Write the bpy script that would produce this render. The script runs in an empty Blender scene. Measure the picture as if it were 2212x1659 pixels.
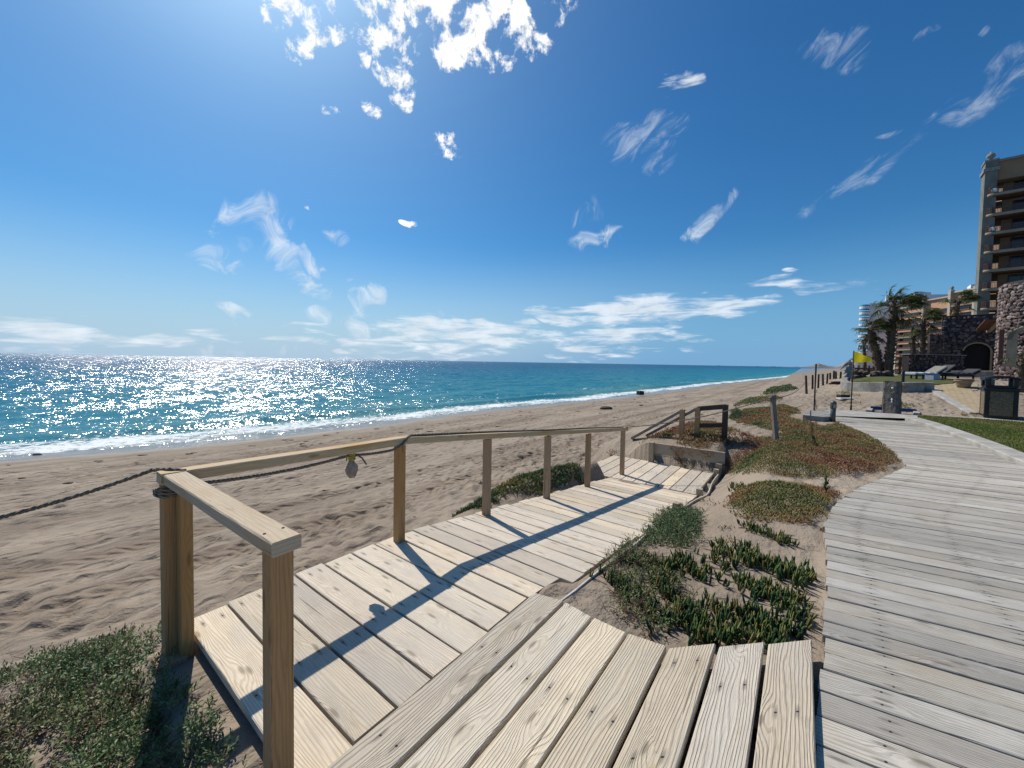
import bpy, bmesh, math, random
import numpy as np
from mathutils import Vector, Matrix

# ---------------------------------------------------------------- camera, sky, sun, exposure
scene = bpy.context.scene
COL = scene.collection
random.seed(7)
RNG = np.random.default_rng(7)
PW, PH, FPX = 2212.0, 1659.0, 833.0          # photograph grid the measurements were taken in
CAM = np.array([0.0, 0.0, 1.5])
PITCH, ROLL, SHIFT = math.radians(2.0), math.radians(1.0), -18.5
cm = (Matrix.Rotation(math.pi / 2 - PITCH, 4, 'X') @ Matrix.Rotation(ROLL, 4, 'Z'))
camd = bpy.data.cameras.new('camera')
cam = bpy.data.objects.new('camera', camd)
COL.objects.link(cam)
cam.matrix_world = Matrix.Translation(Vector(CAM)) @ cm
camd.sensor_width = 36.0
camd.lens = 36.0 * FPX / PW
camd.shift_y = SHIFT / PW
camd.clip_start = 0.05
camd.clip_end = 120000.0
scene.camera = cam
CM = np.array(cm.to_3x3())

SUN_EL, SUN_AZ = math.radians(48.2), math.radians(-35.8)    # azimuth from +Y, clockwise positive
SUNV = np.array([math.sin(SUN_AZ) * math.cos(SUN_EL), math.cos(SUN_AZ) * math.cos(SUN_EL), math.sin(SUN_EL)])
sl = bpy.data.lights.new('sun', 'SUN')
sl.energy = 4.7
sl.angle = math.radians(0.5)
sl.color = (1.0, 0.93, 0.82)
so = bpy.data.objects.new('sun', sl)
COL.objects.link(so)
so.rotation_euler = Vector(-SUNV).to_track_quat('-Z', 'Y').to_euler()
vs = scene.view_settings
vs.view_transform = 'Standard'
vs.look = 'None'
vs.gamma = 1.0
vs.use_curve_mapping = False
vs.exposure = 0.0
scene.cycles.max_bounces = 5
scene.cycles.diffuse_bounces = 2
scene.cycles.glossy_bounces = 2
scene.cycles.caustics_reflective = False
scene.cycles.caustics_refractive = False
scene.cycles.transparent_max_bounces = 8


def ray(px, py):
    return CM @ np.array([(px - PW / 2) / FPX, -(py - PH / 2 - SHIFT) / FPX, -1.0])


def at(px, py, z=0.0):
    d = ray(px, py)
    return CAM + (z - CAM[2]) / d[2] * d


def atY(px, py, Y):
    d = ray(px, py)
    return CAM + Y / d[1] * d


# ---------------------------------------------------------------- node helpers
class NT:
    def __init__(self, tree):
        self.t = tree
        self.n = tree.nodes
        self.l = tree.links

    def add(self, typ, ins=None, **props):
        nd = self.n.new(typ)
        for k, v in props.items():
            setattr(nd, k, v)
        for k, v in (ins or {}).items():
            s = nd.inputs[k]
            if hasattr(v, 'is_output'):
                self.l.new(v, s)
            elif isinstance(v, (tuple, list)) and len(v) == 3 and s.type == 'RGBA':
                s.default_value = (*v, 1)
            else:
                s.default_value = v
        return nd

    def math(self, op, a, b=0.0, c=0.0, clamp=False):
        nd = self.add('ShaderNodeMath', {0: a, 1: b, 2: c}, operation=op, use_clamp=clamp)
        return nd.outputs[0]

    def vmath(self, op, a, b=(0, 0, 0)):
        nd = self.add('ShaderNodeVectorMath', {0: a, 1: b}, operation=op)
        return nd.outputs['Value'] if op in ('LENGTH', 'DOT_PRODUCT', 'DISTANCE') else nd.outputs[0]

    def noise(self, vec, scale=1.0, detail=3.0, rough=0.55, dist=0.0, dim='3D'):
        nd = self.add('ShaderNodeTexNoise', {'Vector': vec, 'Scale': scale, 'Detail': detail,
                                            'Roughness': rough, 'Distortion': dist}, noise_dimensions=dim)
        return nd.outputs['Fac']

    def ss(self, v, a, b, lo=0.0, hi=1.0):
        nd = self.add('ShaderNodeMapRange', {0: v, 1: a, 2: b, 3: lo, 4: hi}, interpolation_type='SMOOTHSTEP')
        return nd.outputs[0]

    def lin(self, v, a, b, lo=0.0, hi=1.0):
        return self.add('ShaderNodeMapRange', {0: v, 1: a, 2: b, 3: lo, 4: hi}).outputs[0]

    def mix(self, f, a, b, mode='MIX'):
        nd = self.add('ShaderNodeMix', data_type='RGBA', blend_type=mode)
        for i, v in ((0, f), (6, a), (7, b)):
            s = nd.inputs[i]
            if hasattr(v, 'is_output'):
                self.l.new(v, s)
            elif i == 0:
                s.default_value = v
            else:
                s.default_value = (*v, 1) if len(v) == 3 else v
        return nd.outputs[2]

    def ramp(self, f, stops, interp='LINEAR'):
        nd = self.add('ShaderNodeValToRGB', {0: f})
        cr = nd.color_ramp
        cr.interpolation = interp
        while len(cr.elements) < len(stops):
            cr.elements.new(0.5)
        for e, (p, c) in zip(cr.elements, stops):
            e.position = p
            e.color = (*c, 1)
        return nd.outputs[0]

    def attr(self, name):
        return self.add('ShaderNodeAttribute', attribute_name=name)

    def xyz(self, vec):
        nd = self.add('ShaderNodeSeparateXYZ', {0: vec})
        return nd.outputs

    def comb(self, x, y, z=0.0):
        return self.add('ShaderNodeCombineXYZ', {0: x, 1: y, 2: z}).outputs[0]

    def bump(self, h, strength=0.5, dist=0.01, normal=None):
        nd = self.add('ShaderNodeBump', {'Height': h, 'Strength': strength, 'Distance': dist})
        if normal is not None:
            self.l.new(normal, nd.inputs['Normal'])
        return nd.outputs[0]


def new_mat(name):
    m = bpy.data.materials.new(name)
    m.use_nodes = True
    m.node_tree.nodes.clear()
    t = NT(m.node_tree)
    out = t.add('ShaderNodeOutputMaterial')
    return m, t, out


def principled(t, out, color, rough=0.8, normal=None, metal=0.0, spec=0.3, **kw):
    ins = {'Base Color': color, 'Roughness': rough, 'Metallic': metal, 'Specular IOR Level': spec}
    ins.update(kw)
    if normal is not None:
        ins['Normal'] = normal
    p = t.add('ShaderNodeBsdfPrincipled', ins)
    t.l.new(p.outputs[0], out.inputs[0])
    return p


# ---------------------------------------------------------------- sky with clouds
world = bpy.data.worlds.new('World')
scene.world = world
world.use_nodes = True
world.cycles.sampling_method = 'MANUAL'
world.cycles.sample_map_resolution = 256
world.node_tree.nodes.clear()
W = NT(world.node_tree)
wout = W.add('ShaderNodeOutputWorld')
sky = W.add('ShaderNodeTexSky', sky_type='NISHITA', sun_disc=False)
sky.sun_elevation = SUN_EL
sky.sun_rotation = SUN_AZ
sky.altitude = 50.0
sky.air_density = 1.0
sky.dust_density = 0.35
sky.ozone_density = 2.6
gen = W.add('ShaderNodeTexCoord').outputs['Generated']
dirn = W.vmath('NORMALIZE', gen)
dx, dy, dz = W.xyz(dirn)[0:3]
az = W.math('ARCTAN2', dx, dy)
el = W.math('ARCSINE', dz)
aev = W.comb(az, el)
skyc = W.add('ShaderNodeHueSaturation', {'Hue': 0.5, 'Saturation': 1.22, 'Value': .90, 'Fac': 1.0, 'Color': sky.outputs[0]}).outputs[0]
skyc = W.vmath('MULTIPLY', skyc, (0.50, 0.94, 1.12))
sund = W.math('MAXIMUM', W.vmath('DOT_PRODUCT', dirn, tuple(float(v) for v in SUNV)), 0.0)
hzc = W.mix(W.ss(sund, .35, .72), (2.0, 4.2, 7.0), (4.6, 6.2, 7.9))
skyc = W.mix(W.math('MULTIPLY', W.ss(el, .30, -.02), .96), skyc, hzc)


def azel(px, py):
    d = ray(px, py)
    d = d / np.linalg.norm(d)
    return math.atan2(d[0], d[1]), math.asin(d[2])


BUCK = {}


def bucket(deg):
    """the cloud coordinates turned by one of a few angles, shared by many patches"""
    if deg not in BUCK:
        if deg == 0:
            BUCK[deg] = AEW
        else:
            c, s = math.cos(math.radians(deg)), math.sin(math.radians(deg))
            BUCK[deg] = W.comb(W.vmath('DOT_PRODUCT', AEW, (c, s, 0)), W.vmath('DOT_PRODUCT', AEW, (-s, c, 0)))
    return BUCK[deg]


def patch(px, py, rx, ry, rot=0.0, edge=0.0, wt=1.0):
    """distance from the heart of a soft elliptical region of the sky that clouds may fill"""
    a0, e0 = azel(px, py)
    ax, ex = azel(px + 5, py)
    ay, ey = azel(px, py - 5)
    J = np.array([[ax - a0, ay - a0], [ex - e0, ey - e0]]) / 5.0
    c, s = math.cos(math.radians(-rot)), math.sin(math.radians(-rot))
    B = J @ np.array([[c, -s], [s, c]]) @ np.diag([rx, ry])
    C = B @ B.T
    best = None
    for deg in (0, 33, -33, 60, -60):
        k, s = math.cos(math.radians(deg)), math.sin(math.radians(deg))
        Q = np.array([[k, s], [-s, k]])
        C2 = Q @ C @ Q.T
        e = abs(C2[0, 1]) / math.sqrt(C2[0, 0] * C2[1, 1])
        if best is None or e < best[0] - .02:
            best = (e, deg, Q @ np.array([a0, e0]), 1 / math.sqrt(C2[0, 0]), 1 / math.sqrt(C2[1, 1]))
    _, deg, p, su, sv_ = best
    n = W.add('ShaderNodeVectorMath', {0: bucket(deg), 1: (su, sv_, 1.0), 2: (-p[0] * su, -p[1] * sv_, math.sqrt(max(0.0, 1.6 * (1 - wt))))}, operation='MULTIPLY_ADD').outputs[0]
    return W.vmath('LENGTH', n)


def cloud_group(plist, fbm, lo, hi, k):
    m = None
    for p in plist:
        q = patch(*p)
        m = q if m is None else W.math('MINIMUM', m, q)
    m = W.math('MAXIMUM', W.math('MULTIPLY_ADD', W.math('MULTIPLY', m, m), -1 / 1.6, 1.0), 0.0)
    s = W.math('MULTIPLY_ADD', W.math('MULTIPLY', W.math('SUBTRACT', fbm, 0.5), k), W.ss(m, 0.0, .25), m)
    return W.ss(s, lo, hi)


# a gentle warp so that no patch keeps an elliptical rim
wn = W.add('ShaderNodeTexNoise', {'Vector': aev, 'Scale': 5.0, 'Detail': 3.0}, noise_dimensions='2D').outputs['Color']
wv = W.vmath('MULTIPLY', W.vmath('SUBTRACT', wn, (0.5, 0.5, 0.5)), (0.12, 0.10, 0))
AEW = W.vmath('ADD', aev, wv)
# E_clouds
puff = cloud_group([
    (720, -30, 130, 90), (960, -10, 230, 120), (1090, 30, 75, 65), (985, 120, 95, 60, 0, 0, .95), (850, 180, 55, 55, 0, 0, .8), (830, 105, 65, 50, 0, 0, .8),
    (665, 90, 42, 50, 0, 0, .78), (735, 85, 50, 34, 0, 0, .78), (955, 318, 46, 26, 25, 0, .78), (703, 250, 38, 18, 30, 0, .68),
    (788, 243, 28, 18, 0, 0, .62), (780, 155, 24, 24, 0, 0, .68), (895, 481, 30, 12, 0, 0, .6), (595, 424, 15, 9, 0, 0, .62), (650, 436, 20, 8, 0, 0, .55),
    (1338, 85, 16, 13, 0, 0, .6), (760, -170, 560, 110, 0, 0, .85), (1060, 130, 60, 40, 0, 0, .55)],
    W.noise(W.comb(az, W.math('MULTIPLY', el, 1.15)), 15.0, 9.0, 0.66, 0.15, '2D'), 0.34, 1.12, 5.0)
wisp = cloud_group([
    (510, 450, 75, 34, -20, 0, .72), (475, 540, 75, 38, 35, 0, .8), (590, 520, 95, 42, 40, 0, .75), (645, 590, 80, 40, 50, 0, .72), (550, 490, 150, 95, 35, 0, .42),
    (525, 695, 60, 28, 25, 0, .7), (676, 693, 36, 26, 0, 0, .7), (772, 696, 62, 26, 0, 0, .85), (770, 640, 50, 38, 0, 0, .55),
    (822, 640, 34, 34, 0, 0, .52), (1295, 515, 110, 44, 0, 0, .50), (1270, 455, 80, 70, -40, 0, .42), (1550, 455, 85, 34, -50, 0, .50),
    (1520, 510, 60, 30, -70, 0, .5), (730, 520, 60, 26, 30, 0, .4), (960, 685, 20, 12, 0, 0, .65), (690, 770, 560, 20, 0, 0, .40)],
    W.noise(aev, 15.0, 9.0, 0.60, 0.7, '2D'), 0.16, 1.75, 4.8)
scale_v = W.vmath('MULTIPLY', aev, (1.0, 6.0, 1.0))
streak = cloud_group([
    (1330, 674, 190, 30, 0, 0, 1.0), (1540, 664, 150, 20, -4, 0, .72), (1000, 712, 190, 22, 0, 0, .92), (1060, 738, 450, 16, 0, 0, .78),
    (1260, 722, 220, 18, 0, 0, .75), (1720, 622, 190, 9, 0, 0, .5), (80, 710, 230, 28, 2, 0, .80), (340, 733, 190, 18, 0, 0, .7), (60, 745, 290, 18, 0, 0, .68),
    (1420, 715, 150, 14, 0, 0, .65), (1000, 762, 560, 12, 0, 0, .52), (1470, 190, 72, 34, 0, 0, .7), (1700, 607, 16, 6, 0, 0, .6), (1000, 690, 26, 6, 0, 0, .75)],
    W.noise(scale_v, 9.0, 8.0, 0.60, 0.3, '2D'), 0.22, 1.02, 2.5)
cs, sn = math.cos(math.radians(33)), math.sin(math.radians(33))
du = W.math('MULTIPLY_ADD', az, cs, W.math('MULTIPLY', el, sn))
dv = W.math('MULTIPLY_ADD', az, -sn, W.math('MULTIPLY', el, cs))
diag = cloud_group([
    (2170, 165, 170, 46, -30, 0, .85), (2090, 225, 130, 30, -28, 0, .72), (1790, 115, 120, 56, -35, 0, .52), (1370, 300, 110, 38, -25, 0, .76), (1425, 345, 55, 30, -30, 0, .48), (1860, 380, 260, 34, -42, 0, .38), (2110, 76, 32, 12, -25, 0, .6),
    (2010, 85, 34, 12, -15, 0, .45), (1840, 600, 80, 10, 0, 0, .35), (1940, 265, 55, 9, -20, 0, .42)],
    W.noise(W.comb(W.math('MULTIPLY', du, 0.40), dv), 36.0, 9.0, 0.66, 0.5, '2D'), 0.10, 1.85, 4.2)
# bright air round the sun and pale air over the horizon (both belong to the sky itself)
sd = sund
aur = W.math('ADD', W.math('MULTIPLY', W.math('POWER', sd, 9.0), 0.58), W.math('MULTIPLY', W.math('POWER', sd, 45.0), 1.6))
aurc = W.vmath('MULTIPLY', W.comb(aur, aur, aur), (2.2, 2.5, 2.6))
base = W.vmath('ADD', skyc, aurc)
shade = W.noise(aev, 20.0, 4.0, 0.6, 0.0, '2D')
cb = W.lin(shade, 0.3, 0.7, 0.86, 1.0)
cc = W.vmath('MULTIPLY', W.comb(cb, cb, cb), (12.2, 12.2, 12.0))
pale = W.vmath('MULTIPLY', W.comb(cb, cb, cb), (9.0, 9.8, 10.6))
c0 = W.mix(W.math('MULTIPLY', wisp, 0.68), base, pale)
c0 = W.mix(W.math('MULTIPLY', diag, 0.42), c0, pale)
c0 = W.mix(W.math('MULTIPLY', streak, 0.85), c0, pale)
c0 = W.mix(puff, c0, cc)
bg = W.add('ShaderNodeBackground', {'Color': c0, 'Strength': 0.096})
W.l.new(bg.outputs[0], wout.inputs[0])

# ---------------------------------------------------------------- ground shape
DR = np.array([.602, .798])
NR = np.array([-.798, .602])


def R(s, t, z=0.0):
    p = DR * s + NR * t
    return np.array([p[0], p[1], z])


SHORE = np.array([[-150, -130], [-60, -36]] + [list(at(x, y, -3)[:2]) for x, y in
                 [(0, 987), (300, 965), (560, 943), (880, 905), (1100, 880), (1300, 862), (1380, 852), (1560, 829), (1700, 815), (1755, 806)]] + [[560, 700], [1500, 1700], [3400, 4200]])


def shore_dist(x, y):
    """metres inland of the waterline (negative at sea) and metres along it"""
    x = np.asarray(x, float); y = np.asarray(y, float)
    best = np.full(x.shape, 1e18); sg = np.ones(x.shape); al = np.zeros(x.shape); acc = 0.0
    for a, b in zip(SHORE[:-1], SHORE[1:]):
        e = b - a; L = np.hypot(*e); e = e / L
        k = np.clip((x - a[0]) * e[0] + (y - a[1]) * e[1], 0, L)
        qx, qy = a[0] + k * e[0], a[1] + k * e[1]
        d = np.hypot(x - qx, y - qy)
        side = (x - a[0]) * e[1] - (y - a[1]) * e[0]
        m = d < best
        best = np.where(m, d, best); sg = np.where(m, np.where(side >= 0, 1, -1), sg); al = np.where(m, acc + k, al)
        acc += L
    return best * sg, al


def sstep(a, b, v):
    k = np.clip((v - a) / (b - a), 0, 1)
    return k * k * (3 - 2 * k)


_perm = RNG.permutation(512)
_grad = RNG.uniform(0, 2 * math.pi, 512)


def pn(x, y, seed=0):
    """gradient noise, about -0.7..0.7"""
    x = np.asarray(x, float); y = np.asarray(y, float)
    xi = np.floor(x).astype(int); yi = np.floor(y).astype(int)
    xf, yf = x - xi, y - yi
    u = xf * xf * xf * (xf * (xf * 6 - 15) + 10); v = yf * yf * yf * (yf * (yf * 6 - 15) + 10)

    def g(ix, iy, fx, fy):
        a = _grad[(_perm[(_perm[(ix + seed * 57) & 511] + iy) & 511])]
        return np.cos(a) * fx + np.sin(a) * fy
    n00 = g(xi, yi, xf, yf); n10 = g(xi + 1, yi, xf - 1, yf); n01 = g(xi, yi + 1, xf, yf - 1); n11 = g(xi + 1, yi + 1, xf - 1, yf - 1)
    return (n00 * (1 - u) + n10 * u) * (1 - v) + (n01 * (1 - u) + n11 * u) * v


def fbm(x, y, oct=3, seed=0):
    r = 0; a = 1.0
    for i in range(oct):
        r = r + a * pn(x * 2 ** i + 13 * i, y * 2 ** i - 7 * i, seed + i); a *= 0.5
    return r


def deck_z(s):
    return np.where(np.asarray(s) < 2.05, 0.0, np.maximum(-0.123 * (np.asarray(s) - 2.05), -0.57))


BW_L = np.array([(-3.2, -4.0), (-0.6, -1.0), (1.12, 1.36), (1.62, 1.93), (1.83, 2.17), (2.24, 2.67), (2.68, 3.19), (2.93, 3.55), (3.59, 4.21), (4.12, 4.61), (4.79, 5.05), (6.13, 5.91), (6.9, 6.86), (7.68, 8.03), (8.65, 9.9), (9.9, 11.93)])
BW_R = np.array([(3.0, -6.5), (5.2, -0.5), (6.6, 3.4), (8.01, 5.96), (9.12, 7.5), (10.18, 9.03), (11.09, 10.45), (11.8, 11.68)])
BW = np.vstack([BW_L, BW_R[::-1]])


def in_poly(x, y, P):
    x = np.asarray(x, float); y = np.asarray(y, float)
    c = np.zeros(x.shape, bool)
    j = len(P) - 1
    for i in range(len(P)):
        xi, yi, xj, yj = P[i][0], P[i][1], P[j][0], P[j][1]
        c ^= ((yi > y) != (yj > y)) & (x < (xj - xi) * (y - yi) / (yj - yi + 1e-12) + xi)
        j = i
    return c


def poly_dist(x, y, P, closed=True):
    best = np.full(np.shape(x), 1e9)
    n = len(P)
    for i in range(n if closed else n - 1):
        a, b = np.array(P[i][:2]), np.array(P[(i + 1) % n][:2])
        e = b - a; L2 = e @ e + 1e-12
        k = np.clip(((x - a[0]) * e[0] + (y - a[1]) * e[1]) / L2, 0, 1)
        best = np.minimum(best, np.hypot(x - a[0] - k * e[0], y - a[1] - k * e[1]))
    return best


def ground(x, y, fine=True):
    x = np.asarray(x, float); y = np.asarray(y, float)
    s = x * DR[0] + y * DR[1]; t = x * NR[0] + y * NR[1]
    D, al = shore_dist(x, y)
    beach = -3.0 + np.where(D > 0, 0.080 * D + 0.0006 * np.minimum(D, 30) ** 2 * 0.3, 0.07 * D)
    beach = np.minimum(beach, -0.55)
    beach = np.maximum(beach, -9.0)
    if fine:
        near = np.clip(1.0 - np.hypot(x, y) / 60.0, 0, 1)
        beach = beach + near * (0.05 * fbm(s * .45, t * .9, 2, 3) + 0.026 * fbm(s * 2.0, t * 3.6, 2, 5) + 0.018 * pn(s * 4.3, t * 7.0, 8) * sstep(16, 4, t))
        beach = beach - near * 0.05 * np.exp(-((t - 6.6 - .25 * np.sin(s * .13)) / .22) ** 2) - near * .05 * np.exp(-((t - 8.3 - .25 * np.sin(s * .13)) / .22) ** 2)
    q = .8 * x + .6 * y
    up = 0.0 - 0.06 - 0.045 * np.clip(t, 0, 6) * sstep(-1, 2.5, t)
    rise = sstep(17.3, 27.5, q) * sstep(1.2, -4.0, t) * sstep(75, 48, s)
    up = up - 1.3 * sstep(22, 70, s) * (1 - rise)
    up = up + 1.02 * rise
    # mounds under the mats of ice plant by the walk
    up = up + 0.10 * np.exp(-(((s - 10.0) / 2.6) ** 2 + ((t - 0.2) / 1.7) ** 2)) + 0.06 * np.exp(-(((s - 5.2) / 1.0) ** 2 + ((t + .1) / .8) ** 2))
    if fine:
        up = up + 0.03 * fbm(x * .8, y * .8, 2, 1) + 0.012 * fbm(x * 4, y * 4, 2, 2)
    w0 = 2.75 + 0.25 * fbm(s * .5, t * 0 + 3, 2, 9) + np.where(s > 8.6, .6, 0) * sstep(8.3, 9.4, s) + 0.35 * np.exp(-((s - 4.6) / .9) ** 2) + .35 * np.exp(-((s + .3) / .9) ** 2)
    wid = 1.5 + 0.8 * sstep(8, 14, s)
    k = sstep(0, 1, (t - w0) / wid)
    z = up * (1 - k) + beach * k
    # the ramp, its landing and the lower platform keep the sand below them
    dz = deck_z(s)
    inr = (t > 1.22) & (t < 2.70) & (s > .4) & (s < 6.75)
    drift = 0.045 * sstep(0.02, .45, fbm(s * 1.7, t * 1.7, 2, 21)) * sstep(1.58, 1.28, t) * sstep(2.3, 3.3, s) + .05 * np.exp(-(((s - 6.55) / .26) ** 2 + ((t - 2.35) / .42) ** 2)) + .07 * np.exp(-(((s - 2.2) / .22) ** 2 + ((t - 1.22) / .16) ** 2))
    z = np.where(inr, np.minimum(z, dz - 0.075) * 0 + dz - 0.075 + drift * 1.9, z)
    side = (t >= 2.70) & (t < 3.1) & (s > .4) & (s < 6.75)
    kk = sstep(2.70, 3.05, t)
    z = np.where(side, np.minimum(z, (dz - 0.085 + .06 * np.exp(-((s - 4.7) / 1.1) ** 2)) * (1 - kk) + z * kk), z)
    rs = (t <= 1.22) & (t > .2) & (s > 2.05) & (s < 9.4)
    kk = np.maximum(sstep(1.20, .3, t), sstep(8.3, 9.4, s))
    z = np.where(rs, (dz + 0.015) * (1 - kk) + z * kk, z)
    pl = (t > 1.12) & (t < 3.35) & (s >= 6.6) & (s < 8.32)
    z = np.where(pl, -0.57 - .075 + drift * 1.7, z)
    bk = (s >= 8.32) & (s < 9.5) & (t > 1.0) & (t < 4.0)
    kk = sstep(8.32, 9.5, s)
    hold = np.where(t < 2.62, -.20, -.20 - .5 * sstep(2.62, 3.3, t))
    z = np.where(bk, np.minimum(z, hold) * (1 - kk) + z * kk, z)
    ps = (t >= 3.3) & (t < 4.0) & (s > 6.2) & (s < 8.6)
    z = np.where(ps, np.minimum(z, -.78), z)
    inl = (t > -0.3) & (t <= 1.30) & (s < 2.1) | (s < .35) & (t < 1.35)
    ang = np.where(t > .5, 2.02, 2.04 + (.5 - t) * .87)
    z = np.where((t > -0.5) & (t <= 1.30) & (s < ang - .02), np.minimum(z, -.055), z)
    ins = in_poly(x, y, BW)
    z = np.where(ins, np.minimum(z, -.055), z)
    return z


def G(px, py):
    """the point of the ground that stands at one measured spot"""
    d = ray(px, py)
    k = 0.3
    prev = k
    while k < 400:
        p = CAM + d * k
        if p[2] < float(ground(p[0], p[1], False)):
            lo, hi = prev, k
            for _ in range(30):
                m = (lo + hi) / 2
                p = CAM + d * m
                if p[2] < float(ground(p[0], p[1], False)):
                    hi = m
                else:
                    lo = m
            return CAM + d * hi
        prev = k
        k *= 1.02
    return CAM + d * k


def gz(x, y):
    return float(ground(x, y))


# ---------------------------------------------------------------- object helpers
def link(o, parent=None):
    COL.objects.link(o)
    if parent is not None:
        o.parent = parent
    return o


def tag(o, label=None, cat=None, group=None, kind=None):
    if label:
        o['label'] = label
    if cat:
        o['category'] = cat
    if group:
        o['group'] = group
    if kind:
        o['kind'] = kind
    return o


def empty(name, loc=(0, 0, 0), rz=0.0, label=None, cat=None, group=None):
    o = bpy.data.objects.new(name, None)
    o.empty_display_size = 0.1
    link(o)
    o.location = loc
    o.rotation_euler = (0, 0, rz)
    return tag(o, label, cat, group)


class MB:
    def __init__(self):
        self.v = []; self.f = []; self.uv = []; self.loc = []; self.rnd = []; self.sm = []

    def face(self, idx, uv=None, rnd=0.0, smooth=False, loc=None):
        self.f.append(tuple(idx))
        self.uv.append(uv if uv is not None else [(0, 0)] * len(idx))
        self.loc.append(loc if loc is not None else [(0, 0)] * len(idx))
        self.rnd.append(rnd)
        self.sm.append(smooth)

    def box(self, c, size, rz=0.0, rnd=None, M=None, taper=1.0, bev=0.0):
        """box centred on c; optional taper of the top and a chamfer on every edge of its plan"""
        rnd = random.random() if rnd is None else rnd
        hx, hy, hz = [k / 2 for k in size]
        if bev > 0:
            b = bev
            ring = [(-hx + b, -hy), (hx - b, -hy), (hx, -hy + b), (hx, hy - b), (hx - b, hy), (-hx + b, hy), (-hx, hy - b), (-hx, -hy + b)]
        else:
            ring = [(-hx, -hy), (hx, -hy), (hx, hy), (-hx, hy)]
        lv = [(-hz, 1.0), (hz, taper)]
        if bev > 0:
            kx = 1 - bev / max(hx, 1e-6)
            lv = [(-hz, kx), (-hz + bev, 1.0), (hz - bev, taper), (hz, taper * kx)]
        c0, s0 = math.cos(rz), math.sin(rz)
        b0 = len(self.v)
        for z, k in lv:
            for x, y in ring:
                p = np.array([x * k, y * k, z])
                if M is not None:
                    p = M @ p
                else:
                    p = np.array([p[0] * c0 - p[1] * s0, p[0] * s0 + p[1] * c0, p[2]])
                self.v.append(tuple(np.asarray(c) + p))
        n = len(ring)
        o = random.random() * 50
        for l in range(len(lv) - 1):
            acc = 0
            for i in range(n):
                j = (i + 1) % n
                d = math.dist(ring[i], ring[j])
                a = b0 + l * n
                z0, z1 = lv[l][0], lv[l + 1][0]
                self.face((a + i, a + j, a + n + j, a + n + i), [(z0 + o, acc + o), (z0 + o, acc + d + o), (z1 + o, acc + d + o), (z1 + o, acc + o)], rnd)
                acc += d
        top = b0 + (len(lv) - 1) * n
        self.face([b0 + i for i in range(n)][::-1], [(ring[i][0] + o, ring[i][1] + o) for i in range(n)][::-1], rnd)
        self.face([top + i for i in range(n)], [(ring[i][0] + o, ring[i][1] + o) for i in range(n)], rnd)

    def beam(self, a, b, w, h, up=(0, 0, 1), ch=0.004, rnd=None, skew=(0, 0, 0, 0), joist=0.0, seg=1, wob=0.0):
        """timber from a to b (centres of its top face); w across, h down; skew shifts the two corners at either end"""
        rnd = random.random() if rnd is None else rnd
        a = np.asarray(a, float); b = np.asarray(b, float)
        d = b - a; L = np.linalg.norm(d); d = d / L
        up = np.asarray(up, float)
        sd = np.cross(d, up); sd /= np.linalg.norm(sd)
        u = np.cross(sd, d)
        hw = w / 2
        prof = [(-hw, -ch), (-hw + ch, 0), (hw - ch, 0), (hw, -ch), (hw, -h + ch), (hw - ch, -h), (-hw + ch, -h), (-hw, -h + ch)]
        per = [0]
        for i in range(8):
            per.append(per[-1] + math.dist(prof[i], prof[(i + 1) % 8]))
        ou, ov = random.random() * 60, random.random() * 60
        b0 = len(self.v)
        wph = random.random() * 9
        for k in range(seg + 1):
            f = k / seg
            for (x, z) in prof:
                e0 = skew[0] if x < 0 else skew[1]
                e1 = skew[2] if x < 0 else skew[3]
                l = (0 + e0) * (1 - f) + (L + e1) * f
                dzw = wob * math.sin(wph + f * 5) if wob else 0
                self.v.append(tuple(a + d * l + sd * x + u * (z + dzw)))
        for k in range(seg):
            f0, f1 = k / seg * L, (k + 1) / seg * L
            for i in range(8):
                j = (i + 1) % 8
                p = b0 + k * 8
                va, vb = per[i] - hw, per[i + 1] - hw
                self.face((p + i, p + 8 + i, p + 8 + j, p + j),
                          [(f0 + ou, va + ov), (f1 + ou, va + ov), (f1 + ou, vb + ov), (f0 + ou, vb + ov)], rnd, False,
                          [(f0 - joist, va), (f1 - joist, va), (f1 - joist, vb), (f0 - joist, vb)] if i in (0, 1, 2) else [(9.3, 9)] * 4)
        e = b0 + seg * 8
        uvp = [(x * .3 + ou + 20, z + ov) for x, z in prof]
        self.face([b0 + i for i in range(8)], uvp, rnd, False, [(9.3, 9)] * 8)
        self.face([e + i for i in range(8)][::-1], uvp[::-1], rnd, False, [(9.3, 9)] * 8)

    def lathe(self, c, prof, n=16, rnd=0.5, smooth=True, M=None, cap=True, squash=(1, 1)):
        b0 = len(self.v)
        for r, z in prof:
            for i in range(n):
                a = 2 * math.pi * i / n
                p = np.array([r * math.cos(a) * squash[0], r * math.sin(a) * squash[1], z])
                if M is not None:
                    p = M @ p
                self.v.append(tuple(np.asarray(c) + p))
        for k in range(len(prof) - 1):
            for i in range(n):
                j = (i + 1) % n
                p = b0 + k * n
                self.face((p + i, p + j, p + n + j, p + n + i), [(i / n, prof[k][1]), ((i + 1) / n, prof[k][1]), ((i + 1) / n, prof[k + 1][1]), (i / n, prof[k + 1][1])], rnd, smooth)
        if cap:
            self.face([b0 + i for i in range(n)][::-1], None, rnd)
            e = b0 + (len(prof) - 1) * n
            self.face([e + i for i in range(n)], None, rnd)

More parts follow.
